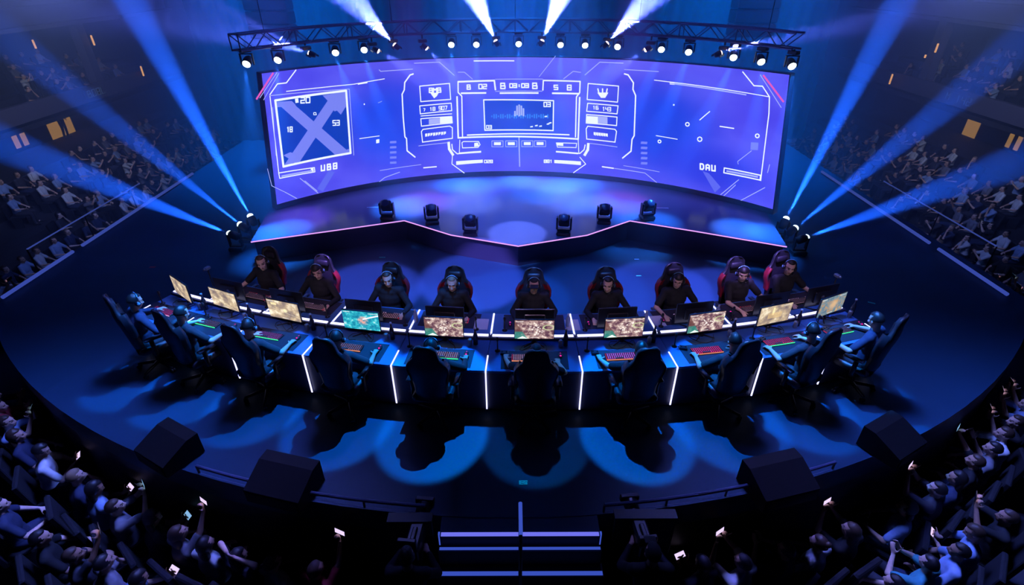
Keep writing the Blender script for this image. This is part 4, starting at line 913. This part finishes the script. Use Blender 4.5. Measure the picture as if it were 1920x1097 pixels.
# side stands
for s, nm_ in ((-1, 'left'), (1, 'right')):
    mb = MB()
    for k in range(1, 9):
        x0 = 14.6 + .9 * k; mb.box((s * (x0 + .45 if k < 8 else x0 + 2.5), 21, (-4.35 + (-4.2 + .28 * k if k < 8 else -2.4)) / 2), (.9 if k < 8 else 5, 26, (-4.2 + .28 * k if k < 8 else -2.4) + 4.35))
    struct(mb.build('floor', M['conc']))
    # balcony slab, fascia and upper slab
    X = 20.6
    mb = MB(); mb.box((s * (X + 2.6), 21, -.5), (5, 30, .2)); 
    for k in range(1, 4): mb.box((s * (X + .55 + k * 1.0 + (4.5 - k) / 2), 21, -.4 + .15 * k), (4.5 - k, 30, .3 * k))
    struct(mb.build('floor', M['conc']))
    mb = MB(); mb.box((s * X, 21, .12), (.2, 30, .7)); struct(mb.build('wall_' + nm_, M['fascia']))
    mb = MB(); mb.box((s * (X + .25), 21, 3.62), (.5, 30, 1.1)); mb.box((s * (X - .2), 21, 3.18), (.35, 30, .16)); mb.box((s * (X - .1), 21, 3.92), (.2, 30, .1)); mb.box((s * (X + 5), 21, 3.6), (9, 30, .3)); struct(mb.build('wall_' + nm_, M['fascia']))
    for yy in (28.6,):
        mb = MB(); mb.box((s * (X + .35), yy, 1.75), (.4, .5, 2.6)); struct(mb.build('wall_' + nm_, M['fascia']))
    cnt = 0
    for k in range(0, 7):
        xx = 14.6 + .9 * k + .5; z = -4.2 + .28 * k; yy = 11.5
        while yy < 30:
            yy += ra.uniform(.62, .86); p = V((s * xx, yy, z)); u, v, D = project(p + V((0, 0, 1.25)))
            if not (-15 < u < 1935): continue
            # hidden behind the deck edge?
            f_ = (9.7 - 0) / xx; zz = H + (z + 1.3 - H) * f_
            if zz < 0.0: continue
            if cnt >= 88 or ra.random() < .22: continue
            cnt += 1
            var = ra.choices(['rest', 'phone', 'chin', 'clap', 'raised'], [5, .5, 1.5, 2, .4])[0]
            sh = ra.choices([0, 1, 2, 3, 4, 7], [2.5, 2.5, 2, 2.5, 2, 1])[0]; hr = ra.choices(hs, [6, 2.5, .6])[0]; hcol = ra.choices([0, 1, 2], [5, 3, 1])[0]
            rz = (-pi / 2 if s < 0 else pi / 2) * .85 + ra.uniform(-.2, .2)
            lb = '%s-topped spectator, %s hair, %s, %s side stand' % (SHN[sh].capitalize(), {'short': 'short', 'long': 'long', 'bun': 'tied-up'}[hr] + ' ' + ['black', 'brown', 'fair'][hcol], VD[var], nm_)
            spectator(p, rz, var, sh, hr, hcol, ra.choice([0, 0, 1, 2]), lb, 'spectators in the %s side stand' % nm_, 'Dark seat under a spectator in the %s side stand' % nm_, 'seats in the %s side stand' % nm_, ('Small phone screen glowing in the %s side stand' % nm_, 'phones in the %s side stand' % nm_))
    cnt = 0
    for k in range(0, 4):
        yy = 14.5
        while yy < 31:
            yy += ra.uniform(.7, 1.1); z = -.4 + .3 * k; p = V((s * (X + 1.0 + 1.0 * k), yy, z)); u, v, D = project(p + V((0, 0, 1.3)))
            if not (-15 < u < 1935 and v > 20) or cnt >= 28 or ra.random() < .4: continue
            cnt += 1; var = ra.choices(['rest', 'phone', 'chin', 'clap'], [5, .8, 1, 1])[0]; sh = ra.choices([0, 1, 2, 3, 4, 7], [3, 1.5, 2, 1.5, 2, 2])[0]
            lb = 'Spectator in a %s top, %s, up in the dark %s balcony' % (SHN[sh], VD[var], nm_)
            spectator(p, (-pi / 2 if s < 0 else pi / 2) * .85, var, sh, 'short', ra.choice([0, 1]), 0, lb, 'spectators in the %s balcony' % nm_, 'Dark seat in the %s balcony' % nm_, 'seats in the %s balcony' % nm_, ('Small phone glowing in the dark %s balcony' % nm_, 'phones in the %s balcony' % nm_))
# ------------------------------------------------------------------ truss and its lamps
TCX, TCY, TR = .1, 8.6, 6.0
def tru(a, z, dr=0): return V((TCX + (TR + dr) * sin(a), TCY + (TR + dr) * cos(a), z))
TA = [-1.12 + 2.24 * j / 40 for j in range(41)]
t = thing('lighting_truss', 'long curved lattice truss hanging above the curved screen', 'truss', (0, 0, 0))
ch = [(4.27, -.12), (4.27, .12), (3.99, -.12), (3.99, .12)]
mb = MB()
for z, dr in ch:
    mb = MB(); mb.tube([tru(a, z, dr) for a in TA], .022, 6); mb.build('chord', M['truss'], t)
mb = MB()
for j in range(40):
    a, b = TA[j], TA[j + 1]
    for dr in (-.12, .12):
        mb.cyl(tru(a, 3.99 if j % 2 else 4.27, dr), tru(b, 4.27 if j % 2 else 3.99, dr), .012, n=5)
    for z in (3.99, 4.27): mb.cyl(tru(a, z, -.12), tru(b, z, .12) if j % 2 else tru(a, z, .12), .01, n=5)
    if j % 4 == 0:
        for dr in (-.12, .12): mb.cyl(tru(a, 3.99, dr), tru(a, 4.27, dr), .014, n=5)
mb.build('lattice', M['truss'], t)
for k, a in enumerate((-1.0, -.5, 0, .5, 1.0)):
    mb = MB(); mb.cyl(tru(a, 4.25), tru(a, 14.5), .008, n=5); mb.build('hanging_cable', M['blackm'], t)
def aim(o, d):
    o.rotation_euler = V(d).to_track_quat('-Z', 'Y').to_euler()
def spot(name, loc, tgt, col, power, deg, blend=.25, rad=.06, parent=None):
    l = bpy.data.lights.new(name, 'SPOT'); l.energy = power; l.color = col; l.spot_size = R_(deg); l.spot_blend = blend; l.shadow_soft_size = rad
    o = bpy.data.objects.new(name, l); COL.objects.link(o); o.location = loc; aim(o, V(tgt) - V(loc)); return o
def fixture_mesh():
    P = {}
    mb = MB(); mb.lathe([(.04, -.13), (.075, -.12), (.095, -.04), (.1, .06), (.092, .085)], n=16); P['head'] = mb.mesh('lamp_head', M['black'], True)
    mb = MB(); mb.lathe([(.084, .0855), (.078, .105), (.055, .125), (.02, .134)], n=18); P['lens'] = mb
    mb = MB(); mb.box((0, 0, 0), (.2, .12, .07), bev=.01); P['base'] = mb.mesh('lamp_base', M['black'])
    mb = MB()
    for s in (-1, 1): mb.box((s * .12, 0, -.02), (.02, .05, .2), bev=.004)
    mb.box((0, 0, .08), (.26, .05, .02), bev=.004); P['yoke'] = mb.mesh('yoke', M['black']); return P
FX = fixture_mesh(); LENS = {k: FX['lens'].mesh('lens', M[k]) for k in ('lensw', 'lensp', 'lensb')}
def lamp(a, z, d, label, lens, group, scale=1.0, front=0.0):
    p = tru(a, z, -.05 - front); rd = V((sin(a), cos(a), 0)); d = V(d).normalized(); t = thing('stage_lamp', label, 'stage light', p, 0, group)
    h = obj('lamp_head', FX['head'], t); q = d.to_track_quat('Z', 'Y'); h.rotation_euler = q.to_euler(); h.scale = (scale,) * 3
    l = obj('lens', LENS[lens], h)
    y = obj('yoke', FX['yoke'], t); y.location.z = .06 if not front else -.02; y.scale = (1 if not front else .8,) * 3
    if front: y.rotation_euler.x = -1.4; y.rotation_euler.z = -a
    b = obj('lamp_base', FX['base'], t); b.location = rd * (.2 if front else 0) + V((0, 0, .1 if front else .2)); b.rotation_euler.z = -a
    if z < 3.75 or front: 
        q0 = rd * (.2 if front else 0); mb = MB(); mb.cyl(q0 + V((0, 0, .15)), q0 + V((0, 0, max(.2, 3.99 - z))), .02, n=8); mb.build('bracket', M['black'], t)
    return p + d * .15 * scale
def ang_of(px, py, z=3.75):
    "angle on the truss circle seen at that image column"
    best = None
    for k in range(-1200, 1201):
        a = k / 1000.0; u, v, D = project(tru(a, z, -.05))
        if best is None or abs(u - px) < best[0]: best = (abs(u - px), a, v)
    a = best[1]; lo, hi = 3.0, 4.4
    for _ in range(30):
        mdd = (lo + hi) / 2
        if project(tru(a, mdd, -.05))[1] > py: lo = mdd
        else: hi = mdd
    return a, lo
BLUE = (.05, .3, 1); WASH = [(466, 114), (524, 107), (630, 94), (684, 89), (848, 80), (895, 80), (974, 79), (1052, 81), (1098, 82), (1161, 85), (1242, 90), (1293, 95), (1377, 105), (1428, 113), (1485, 121)]
TGT = [(462, 260), (520, 230), (670, 200), (715, 200), (848, 200), (893, 200), (974, 200), (1052, 200), (1098, 200), (1100, 200), (1200, 180), (1250, 200), (1330, 200), (1420, 250), (1487, 300)]
for q, (px, py) in enumerate(WASH):
    a, z = ang_of(px, py); z = min(max(z, 3.55), 3.8); p0 = tru(a, z, -.05)
    D = project(p0)[2]; dx = (TGT[q][0] - px) / F * D; d = V((dx, -.55 - .1 * (q % 2), -(TGT[q][1] - py) / F * D * 1.0)) 
    lp = lamp(a, z, V((dx * .5, -.9, -.5)), 'Bright round wash lamp on the truss, %s of fifteen' % ((ORD + ['eleventh', 'twelfth', 'thirteenth', 'fourteenth', 'fifteenth'])[q] + ' from the left'), 'lensw', 'round wash lamps under the truss', .88)
    spot('wash_beam', lp + V((0, -.05, -.06)), p0 + d, (.03, .25, 1), 520 * BK, 24, .9, .03)
# narrow beams rising from the truss
UP = [((572, 98), (330, 20), .22, 1.0), ((697, 90), (760, 125), .06, .6), ((737, 84), (600, -60), 1.8, 1.0), ((792, 84), (840, 130), .06, .7), ((931, 78), (845, -90), 3.0, 1.0), ((1018, 78), (1085, -70), 3.0, 1.0), ((1142, 82), (1280, -60), 2.2, 1.0), ((1224, 89), (1160, 130), .06, .6), ((1362, 100), (1620, 10), .22, 1.0)]
for q, ((px, py), (tx, ty), pw, _) in enumerate(UP):
    a, z = ang_of(px, py); z = min(max(z, 3.6), 3.95); p0 = tru(a, z, -.05); D = project(p0)[2]
    d = V(((tx - px) / F * D, -.0, -(ty - py) / F * D * 1.05)); 
    lp = lamp(a, z, d, 'Small warm-white beam lamp aimed %s, %s of nine' % ('up' if ty < py else 'down', nth(q, 9)), 'lensp', 'small beam lamps on the truss', .62, .3)
    spot('beam', lp + V(d).normalized() * .06, lp + d, (.2, .22, 1), 9000 * pw * BK, 34, .8, .02)
# beams from the floor at the two ends of the stage
FB = [((484, 407), (215, -60), 2.6, 9), ((456, 420), (150, 175), 1.0, 9), ((437, 435), (60, 285), 1.5, 10), ((1460, 415), (1700, -20), 2.2, 9), ((1486, 430), (1790, 185), 1.0, 10), ((1506, 445), (1830, 330), 1.2, 10)]
for q, ((px, py), (tx, ty), pw, dg) in enumerate(FB):
    p = at(px, py, .42) + V(((-.14 if q == 0 else .14 if q == 3 else 0), 0, 0)); D = project(p)[2]; sd = 'left' if q < 3 else 'right'
    p2 = V((tx - 960, 0, 0)); u, v = (tx - 960) / F, (ty - 548.5) / F
    # the beam stays about upright over the lamp: aim at the point where that line of sight meets the plane y = lamp y + 2
    ray = fwd + rgt * u - upv * v; kk = (p.y + 1.6) / ray.y; tgt = V((0, 0, H)) + ray * kk; d = (tgt - p)
    t = thing('beam_light', 'Floor moving head throwing a blue beam up %s, %s of three' % (sd, ['topmost', 'middle', 'lowest'][q % 3]), 'stage light', (p.x, p.y, 0), 0, 'floor beam lights')
    mb = MB(); mb.box((0, 0, .05), (.3, .24, .1), bev=.02); mb.build('base', M['black'], t)
    mb = MB()
    mb.box((0, 0, .11), (.28, .08, .03), bev=.008)
    for s in (-1, 1): mb.box((s * .13, 0, .24), (.03, .08, .3), bev=.008)
    mb.build('yoke', M['black'], t)
    mb = MB(); mb.lathe([(.05, -.14), (.085, -.1), (.09, .04), (.07, .1)], n=16); h = mb.build('head', M['black'], t, True); h.location.z = .36; h.rotation_euler = d.to_track_quat('Z', 'Y').to_euler()
    mb = MB(); mb.lathe([(.068, .101), (.066, .125), (.045, .15), (.015, .16)], n=16); mb.build('lens', M['lensb'], h)
    lp = V((p.x, p.y, .36)) + d.normalized() * .19
    spot('floor_beam', lp, lp + d, (.02, .17, 1), 9500 * pw * BK, dg, .6, .02)
# ------------------------------------------------------------------ six dark moving heads standing on the stage
for q, (px, py) in enumerate(((728, 409), (811, 418), (883, 439), (1057, 439), (1132, 418), (1213, 411))):
    p = at(px, py, .5); t = thing('moving_head', 'Dark unlit moving-head lamp on the stage, %s of six' % nth(q, 6), 'stage light', p, rp.uniform(-.2, .2), 'moving heads standing on the stage')
    s = 1.0 if q in (1, 2, 3, 4) else .92
    mb = MB(); mb.box((0, 0, .045), (.3, .26, .09), bev=.02); mb.build('base', M['gloss'], t)
    mb = MB(); mb.box((0, 0, .11), (.28, .12, .04), bev=.01)
    for e in (-1, 1): mb.box((e * .145, 0, .25), (.04, .12, .27), bev=.012)
    mb.build('yoke', M['gloss'], t)
    mb = MB(); mb.box((0, 0, 0), (.23, .2, .26), bev=.045); h = mb.build('head', M['gloss'], t); h.location = (0, 0, .31); h.rotation_euler = (.7, 0, 0)
    mb = MB(); mb.lathe([(.085, .13), (.09, .14), (.07, .147), (.0005, .15)], n=18); mb.build('lens', pbr('lens_glass_%d' % q, (.05, .07, .2), .3), h, True)
# line arrays hanging left and right above
for s, x, nm_ in ((-1, -6.9, 'left'), (1, 6.95, 'right')):
    t = thing('line_array', 'Dark column of hanging loudspeakers above the %s part of the screen' % nm_, 'loudspeaker', (x, 17.2, 3.6))
    for k in range(7):
        mb = MB(); mb.box((0, .0, .17 + k * .36), (1.2, .6, .34), bev=.03); c = mb.build('cabinet', M['black'], t)
    mb = MB(); mb.cyl((-.3, 0, 2.55), (-.3, 0, 10.7), .012, n=6); mb.cyl((.3, 0, 2.55), (.3, 0, 10.7), .012, n=6); mb.build('rigging', M['blackm'], t)
# ------------------------------------------------------------------ deck edge: stairs, rails, speakers, camera posts
t = thing('stairs', 'central stairs with pale nosings leading down from the deck towards us', 'stairs', (.08, 3.6, 0))
wd = (-.85, .87)
for k, (z, y0, y1) in enumerate(((0, 3.62, 3.9), (-.17, 3.56, 3.61), (-.4, 3.41, 3.55), (-.6, 3.1, 3.4), (-.8, 2.8, 3.09))):
    mb = MB(); zb = -.34 if k == 0 else -1.9; mb.box((0, (y0 + y1) / 2 - 3.6, (z + zb) / 2 - .005), (1.78 + .04 * k, y1 - y0 + (.02 if k else -.02), z - zb - .01)); mb.build('tread', M['conc'] if k else M['deck'], t)
    if k < 4:
        for s in (-1, 1):
            mb = MB(); mb.box((s * (.445 + .012 * k), y0 - 3.6 - (.0 if k else .0) + (.02), z + .004), (.86 + .02 * k, .045 if k != 1 else .03, .008)); mb.build('nosing', M['nos'] if k else M['nos2'], t)  # stage light on the nosings is painted as emission
for s in (-1, 1):
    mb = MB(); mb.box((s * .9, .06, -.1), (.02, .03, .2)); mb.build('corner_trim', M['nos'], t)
t = thing('handrail', 'single straight pale handrail down the middle of the front stairs', 'handrail', (.08, 3.6, 0))
mb = MB(); mb.cyl((0, -.02, .62), (0, -.37, .6), .02, n=10); mb.build('rail', M['nos'], t)  # rail glows in place of light falling on it
for yy_, za, zb_ in ((-.04, 0, .61), (-.36, -.5, .6)): mb = MB(); mb.cyl((0, yy_, za), (0, yy_, zb_), .018, n=8); mb.build('post', M['black'], t)
def front_rail(x0, x1, nm_):
    t = thing('barrier', 'low dark double-rail barrier along the deck front, %s of the stairs' % nm_, 'barrier', (x0, bow(x0), 0)); o = V((x0, bow(x0), 0)); n_ = 12
    P = [V((x0 + (x1 - x0) * j / n_, bow(x0 + (x1 - x0) * j / n_, 12.62), 0)) - o for j in range(n_ + 1)]
    for z, nm2 in ((.12, 'top_rail'), (-.02, 'lower_rail')):
        mb = MB(); mb.tube([p + V((0, 0, z)) for p in P], .022, 8); mb.build(nm2, M['railm'], t)
    for j in range(0, n_ + 1, 3):
        mb = MB(); mb.cyl(P[j] + V((0, 0, -.34)), P[j] + V((0, 0, .12)), .014, n=8); mb.build('post', M['black'], t)
front_rail(-3.9, -1.0, 'left'); front_rail(1.05, 4.0, 'right')
def side_rail(s, nm_, y0, y1, x, z, r, label, mt, posts=True, ph=.3):
    t = thing('railing', label, 'railing', (s * x, y0, z)); mb = MB(); mb.cyl((0, 0, 0), (0, y1 - y0, 0), r, n=8); mb.build('rail', mt, t)
    if posts:
        k = 0
        while k <= y1 - y0:
            mb = MB(); mb.cyl((0, k, -ph), (0, k, 0), .02, n=6); mb.build('post', M['blackm'], t); k += 2.4
for s, nm_ in ((-1, 'left'), (1, 'right')):
    X = 9.62 if s < 0 else 9.35
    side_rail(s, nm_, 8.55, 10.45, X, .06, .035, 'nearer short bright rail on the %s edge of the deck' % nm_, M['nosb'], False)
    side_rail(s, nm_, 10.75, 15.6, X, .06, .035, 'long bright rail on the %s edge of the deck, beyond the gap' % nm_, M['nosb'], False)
    side_rail(s, nm_, 13.6, 19, 13.8, -1.47, .02, 'thin handrail before the %s side stand' % nm_, M['nosb'], True, 2.7)  # blue light on these rails is put into their emission
for (px, py, w_, h_, rz, nm_) in ((537, 918, .72, .36, -.25, 'left front edge of the deck'), (1452, 918, .72, .36, .25, 'right front edge of the deck'), (322, 852, .6, .34, -.5, 'far left front edge of the deck'), (1665, 842, .6, .34, .5, 'far right front edge of the deck')):
    p = at(px, py, .02); t = thing('floor_speaker', 'Black floor loudspeaker at the %s' % nm_, 'loudspeaker', (p.x, p.y, 0), rz)
    mb = MB(); mb.add([(-w_ / 2, -.25, .02), (w_ / 2, -.25, .02), (w_ / 2, .25, .02), (-w_ / 2, .25, .02), (-w_ / 2, -.25, h_ * .6), (w_ / 2, -.25, h_ * .6), (w_ / 2, .1, h_), (-w_ / 2, .1, h_), (w_ / 2, .25, h_), (-w_ / 2, .25, h_)],
                      [(0, 3, 2, 1), (4, 5, 6, 7), (7, 6, 8, 9), (0, 1, 5, 4), (3, 9, 8, 2), (0, 4, 7, 9, 3), (1, 2, 8, 6, 5)]); mb.box((0, 0, .01), (w_ * .9, .4, .02)); mb.build('cabinet', M['spk'], t)
    mb = MB(); mb.box((0, -.256, h_ * .32), (w_ * .9, .008, h_ * .45), bev=.002); mb.build('grille', M['spk'], t)
OPP = make_person(dict(lean=.06, hipz=.93, stand=True, wL=(-.12, .4, 1.25), wR=(.14, .38, 1.2), pL=(-.7, 0, -1), pR=(.7, 0, -1), curlL=.8, curlR=.8, pitch=-.1, long=True, hair=['short', 'cap']), .012)
for s, x, nm_ in ((-1, -1.07, 'left'), (1, 1.42, 'right')):
    y = bow(x) - .3; zf = -1.3
    t = thing('camera_platform', 'Small black platform under the broadcast camera %s of the stairs' % nm_, 'platform', (x, y - .3, zf - .4)); mb = MB(); mb.box((0, 0, .2), (.75, .95, .39), bev=.02); mb.build('deck_board', M['black'], t); mb = MB(); mb.box((0, 0, -.12), (.7, .9, .24)); mb.build('base_frame', M['spk'], t)
    t = thing('broadcast_camera', 'Broadcast camera on a pedestal just %s of the front stairs' % nm_, 'camera', (x, y, zf), .1 * s)
    mb = MB(); mb.cyl((0, 0, .1), (0, 0, 1.15), .06, n=14); mb.lathe([(.28, .0), (.28, .06), (.1, .12), (.06, .16)], n=16); mb.build('pedestal', M['black'], t)
    mb = MB(); mb.box((0, 0, 1.3), (.17, .42, .2), bev=.025); mb.box((0, -.05, 1.42), (.05, .2, .05), bev=.01); mb.box((0, 0, 1.17), (.14, .2, .05), bev=.01); mb.build('camera_body', M['gloss'], t)
    mb = MB(); mb.cyl((0, .21, 1.3), (0, .42, 1.3), .075, .09, n=18); mb.box((0, .46, 1.3), (.22, .06, .17), bev=.01); mb.build('zoom_lens', M['blackm'], t)
    mb = MB(); mb.box((-.02, -.2, 1.5), (.2, .05, .14), bev=.01); mb.build('viewfinder', M['gloss'], t)
    put_person(OPP, (x, y - .47, zf), 0, 'Camera operator in black standing just %s of the stairs' % nm_, 0, 0, 7, ('short' if s < 0 else 'cap', 0))
    t = thing('barrier_block', 'Black boxed barrier end beside the camera %s of the stairs' % nm_, 'barrier', (x * .98 + s * .1, bow(x) - .12, -1.0))
    mb = MB(); mb.box((0, .0, .55), (.5 if s < 0 else .7, .1, 1.1), bev=.015); mb.build('panel', M['black'], t); mb = MB(); mb.box((0, 0, 1.11), (.5 if s < 0 else .7, .12, .02)); mb.build('top_cap', M['black'], t)
# small marks on the floor
for (px, py, w_, h_, z, mt, lb, rz) in ((980, 905, .105, .06, 0, 'tapeg', 'small green numbered floor marker in front of the table', 0), (717, 482, .13, .035, 0, 'tapeg', 'short green tape mark behind the third facing player', 0), (1198, 518, .11, .03, 0, 'tapeg', 'short green tape mark behind the sixth facing player', 0), (1634, 570, .12, .04, 0, 'tapeg', 'green tape mark on the floor right of the table', -.5),
        (699, 388, .27, .05, .5, 'tape', 'pale tape mark at the left of the stage', .06), (1243, 391, .27, .05, .5, 'tape', 'pale tape mark at the right of the stage', -.06), (489, 425, .08, .04, 0, 'tape', 'tiny pale tape by the left stage lamps', 0), (1194, 487, .1, .03, 0, 'tape', 'faint tape line before the stage on the right', 0), (286, 499, .12, .06, 0, 'tapeR', 'small red mark on the dark floor at left', 0)):
    p = at(px, py, z); mb = MB(); mb.box((0, 0, .002), (w_, h_, .003)); o = mb.build('floor_tape', M[mt]); o.location = p; o.rotation_euler.z = rz; tag(o, lb, 'tape')
mb = MB(); P = [(0, 0), (.03, 0), (.03, .025), (0, .025), (0, .05), (.03, .05)]
p = at(976, 908, 0); mb.tube([V((a, b - .018, .0)) for a, b in P], .002, 4); mb.tube([V((.045 + a, b - .018, .0)) for a, b in ((0, 0), (.03, 0), (.03, .05), (0, .05), (0, 0))], .002, 4); o = mb.build('marker_number', M['black']); o.parent = None; o.location = p + V((0, 0, .005)); tag(o, 'dark digits on the green floor marker', 'number')
# ------------------------------------------------------------------ warm doorways and signs on the side walls
for s, nm_ in ((-1, 'left'), (1, 'right')):
    X = 24.2
    mb = MB(); mb.box((s * (X + .12), 22, -2.4), (.2, 30, 3.6)); struct(mb.build('wall_' + nm_, M['conc']))
    for (y, w_, h_, z) in (((29.1, 1.7, 1.9, -1.5), (26.1, .3, 1.2, -1.6), (26.6, .3, 1.2, -1.6)) if s < 0 else ((28.4, .9, 1.9, -1.6), (25.4, .25, 1.3, -1.6), (25.9, .25, 1.3, -1.6))):
        mb = MB(); mb.box((s * (X - .01), y, z), (.02, w_, h_)); o = mb.build('door_1', M['warm']); struct(o)
    for k, (y, z, h_, lx) in enumerate(((29.2, 2.1, .4, 23.8), (28.9, 2.3, .45, 20.6), (31.4, .49, .5, 20.3)) if s < 0 else ((27.9, 1.96, .4, 20.4), (28.6, 1.5, .15, 20.5), (30.1, .18, .5, 20.2))):
        mb = MB(); mb.box((0, 0, 0), (.06, .07, h_), bev=.01); o = mb.build('wall_lamp', M['warm2']); o.location = (s * lx, y, z) ; tag(o, 'Small warm lamp glowing %s in the dark %s balcony' % (('high at the column', 'near the hall end', 'low beside the fascia')[k], nm_), 'lamp')
    mb = MB(); mb.box((0, 0, 0), (.02, 1.6, .42)); o = thing('section_sign', 'faint seat-section sign on the %s balcony front' % nm_, 'sign', (s * 20.48, 27.6 if s < 0 else 25.6, .12))
    mb.build('sign_board', M['fascia'], o); mb = MB()
    txt = 'B08L' if s < 0 else 'M 142'
    for i, ch_ in enumerate(txt):
        for st in FONT[ch_].split('|'):
            if not st: continue
            pts = [tuple(map(float, q.split(','))) for q in st.split()]
            mb.tube([V((-s * .016, (-.6 + i * .33 + a * .22) * (1 if s < 0 else -1), .15 - b * .15)) for a, b in pts], .02, 4)
    mb.build('sign_lettering', M['sign'], o)
AVs = make_person(dict(lean=.0, hipz=.93, stand=True, wL=(-.25, .1, .95), wR=(.25, .1, .95), hair=['short']), .02)
put_person(AVs, (-23.8, 28.75, -2.4), -pi / 2, 'Person standing in silhouette before the warm lit doorway at left', 0, 0, 7, ('short', 0))
# ------------------------------------------------------------------ haze and light
t = NT('stage_haze'); vs_ = t.n('VolumeScatter', {'Color': (.45, .6, 1, 1), 'Density': HAZE, 'Anisotropy': .25}); t.out(vs_.outputs[0], 1)
mb = MB(); mb.box((0, 23.6, 5.2), (56, 28.4, 18.7)); hz = mb.build('stage_haze', t.m); tag(hz, 'thin theatrical haze hanging over the stage and the back of the hall', 'haze', kind='stuff')
RIG = 9.2
for q, i in enumerate(NC):
    tg = pol(i, R_OUT + .45); k = .3
    pw = [1, 1, 1, 1, 1.15, .22, 1.15, 1, 1, 1][q]
    spot('rig_spot', (.3 + (tg.x - .3) * .25, 8.7, RIG), tg + V((0, 0, 0)), (.0, .24, 1), 13000 * pw * PK, 8.8 if 2 < q < 8 else 7.8, .15, .05)
for (px, py, w_, pc, pw) in ((690, 545, 13, (.32, .2, 1), 1.1), (885, 528, 13, (.3, .2, 1), 1.3), (800, 590, 13, (.02, .25, 1), .3), (960, 565, 14, (.02, .22, 1), .4), (1110, 550, 14, (.02, .22, 1), .4), (1235, 545, 13, (.28, .2, 1), 1.1), (1355, 555, 12, (.3, .2, 1), 1.0)):
    tg = at(px, py, 0); spot('front_spot', (tg.x * .6, 5.0, RIG), tg, pc, 17000 * pw * PK, w_, .35, .05)
tg = at(970, 438, .5); spot('stage_spot', (.1, 8.5, 8.8), tg, (.2, .3, 1), 9000 * PK, 9, .3, .05)
for px, c, pw in ((790, (.5, .12, 1), 1.0), (1165, (.5, .12, 1), 1.0), (560, (.25, .12, 1), .9), (880, (.2, .35, 1), 1.0), (1070, (.2, .35, 1), 1.0)):
    tg = at(px, 380 if px != 560 else 410, .5); spot('stage_wash', (tg.x * .8, 10.8, 8.5), tg, c, 7000 * pw * PK, 13, .9, .1)
spot('stage_fill', (0, 9.5, 10.5), (0, 12.6, .5), (.07, .17, 1), 9000 * PK, 34, 1.0, .3)  # added broad fill that brightens the stage floor
def area(name, loc, tgt, col, power, sx, sy, spread=180):
    l = bpy.data.lights.new(name, 'AREA'); l.shape = 'RECTANGLE'; l.size = sx; l.size_y = sy; l.energy = power; l.color = col; l.spread = R_(spread)
    o = bpy.data.objects.new(name, l); COL.objects.link(o); o.location = loc; aim(o, V(tgt) - V(loc)); return o
spot('rig_wash', (.3, 9.5, 11.5), (.3, 8.6, 0), (.0, .12, 1), 2700 * WK, 36, 1.0, .5)
for x in (-3.7, -2.1, -.4, 1.3, 2.9, 4.2): spot('player_key', (x * .7, 1.8, 8.2), (x, 7.15, 1.1), (.75, .47, .9), 900 * WK, 15, .6, .12)
for s in (-1, 1): area('crowd_fill', (s * 2, 9, 9), (s * 3.6, 2.9, -1), (.2, .22, 1), 45 * WK, 1.5, 1, 24)  # added unseen fill lamps lifting the dark front tiers
for s in (-1, 1): area('crowd_side_fill', (s * 4, 13, 9), (s * 17, 20, -3), (.12, .2, 1), 220 * WK, 3, 2, 40)  # added unseen fill for the side stands
for s in (-1, 1): area('crowd_corner_fill', (s * 2.5, 7.5, 9), (s * 7.2, 4.0, -1.5), (.16, .23, 1), 140 * WK, 2, 1.4, 36)  # added unseen fill for spectators in the deck's shade
for x in (-7, 0, 7): spot('added_haze_fill', (x, 18.2, 12.5), (x * .9, 17.6, 0), (.0, .19, 1), 60000 * WK, 52, 1.0, .4)  # added unseen lamps behind the screen, there to brighten the haze
for s in (-1, 1): area('balcony_fill', (s * 11, 15, 6), (s * 21, 24, 2), (.35, .45, 1), 260 * WK, 2, 2, 70)  # added unseen fill that lifts the dark balcony fronts
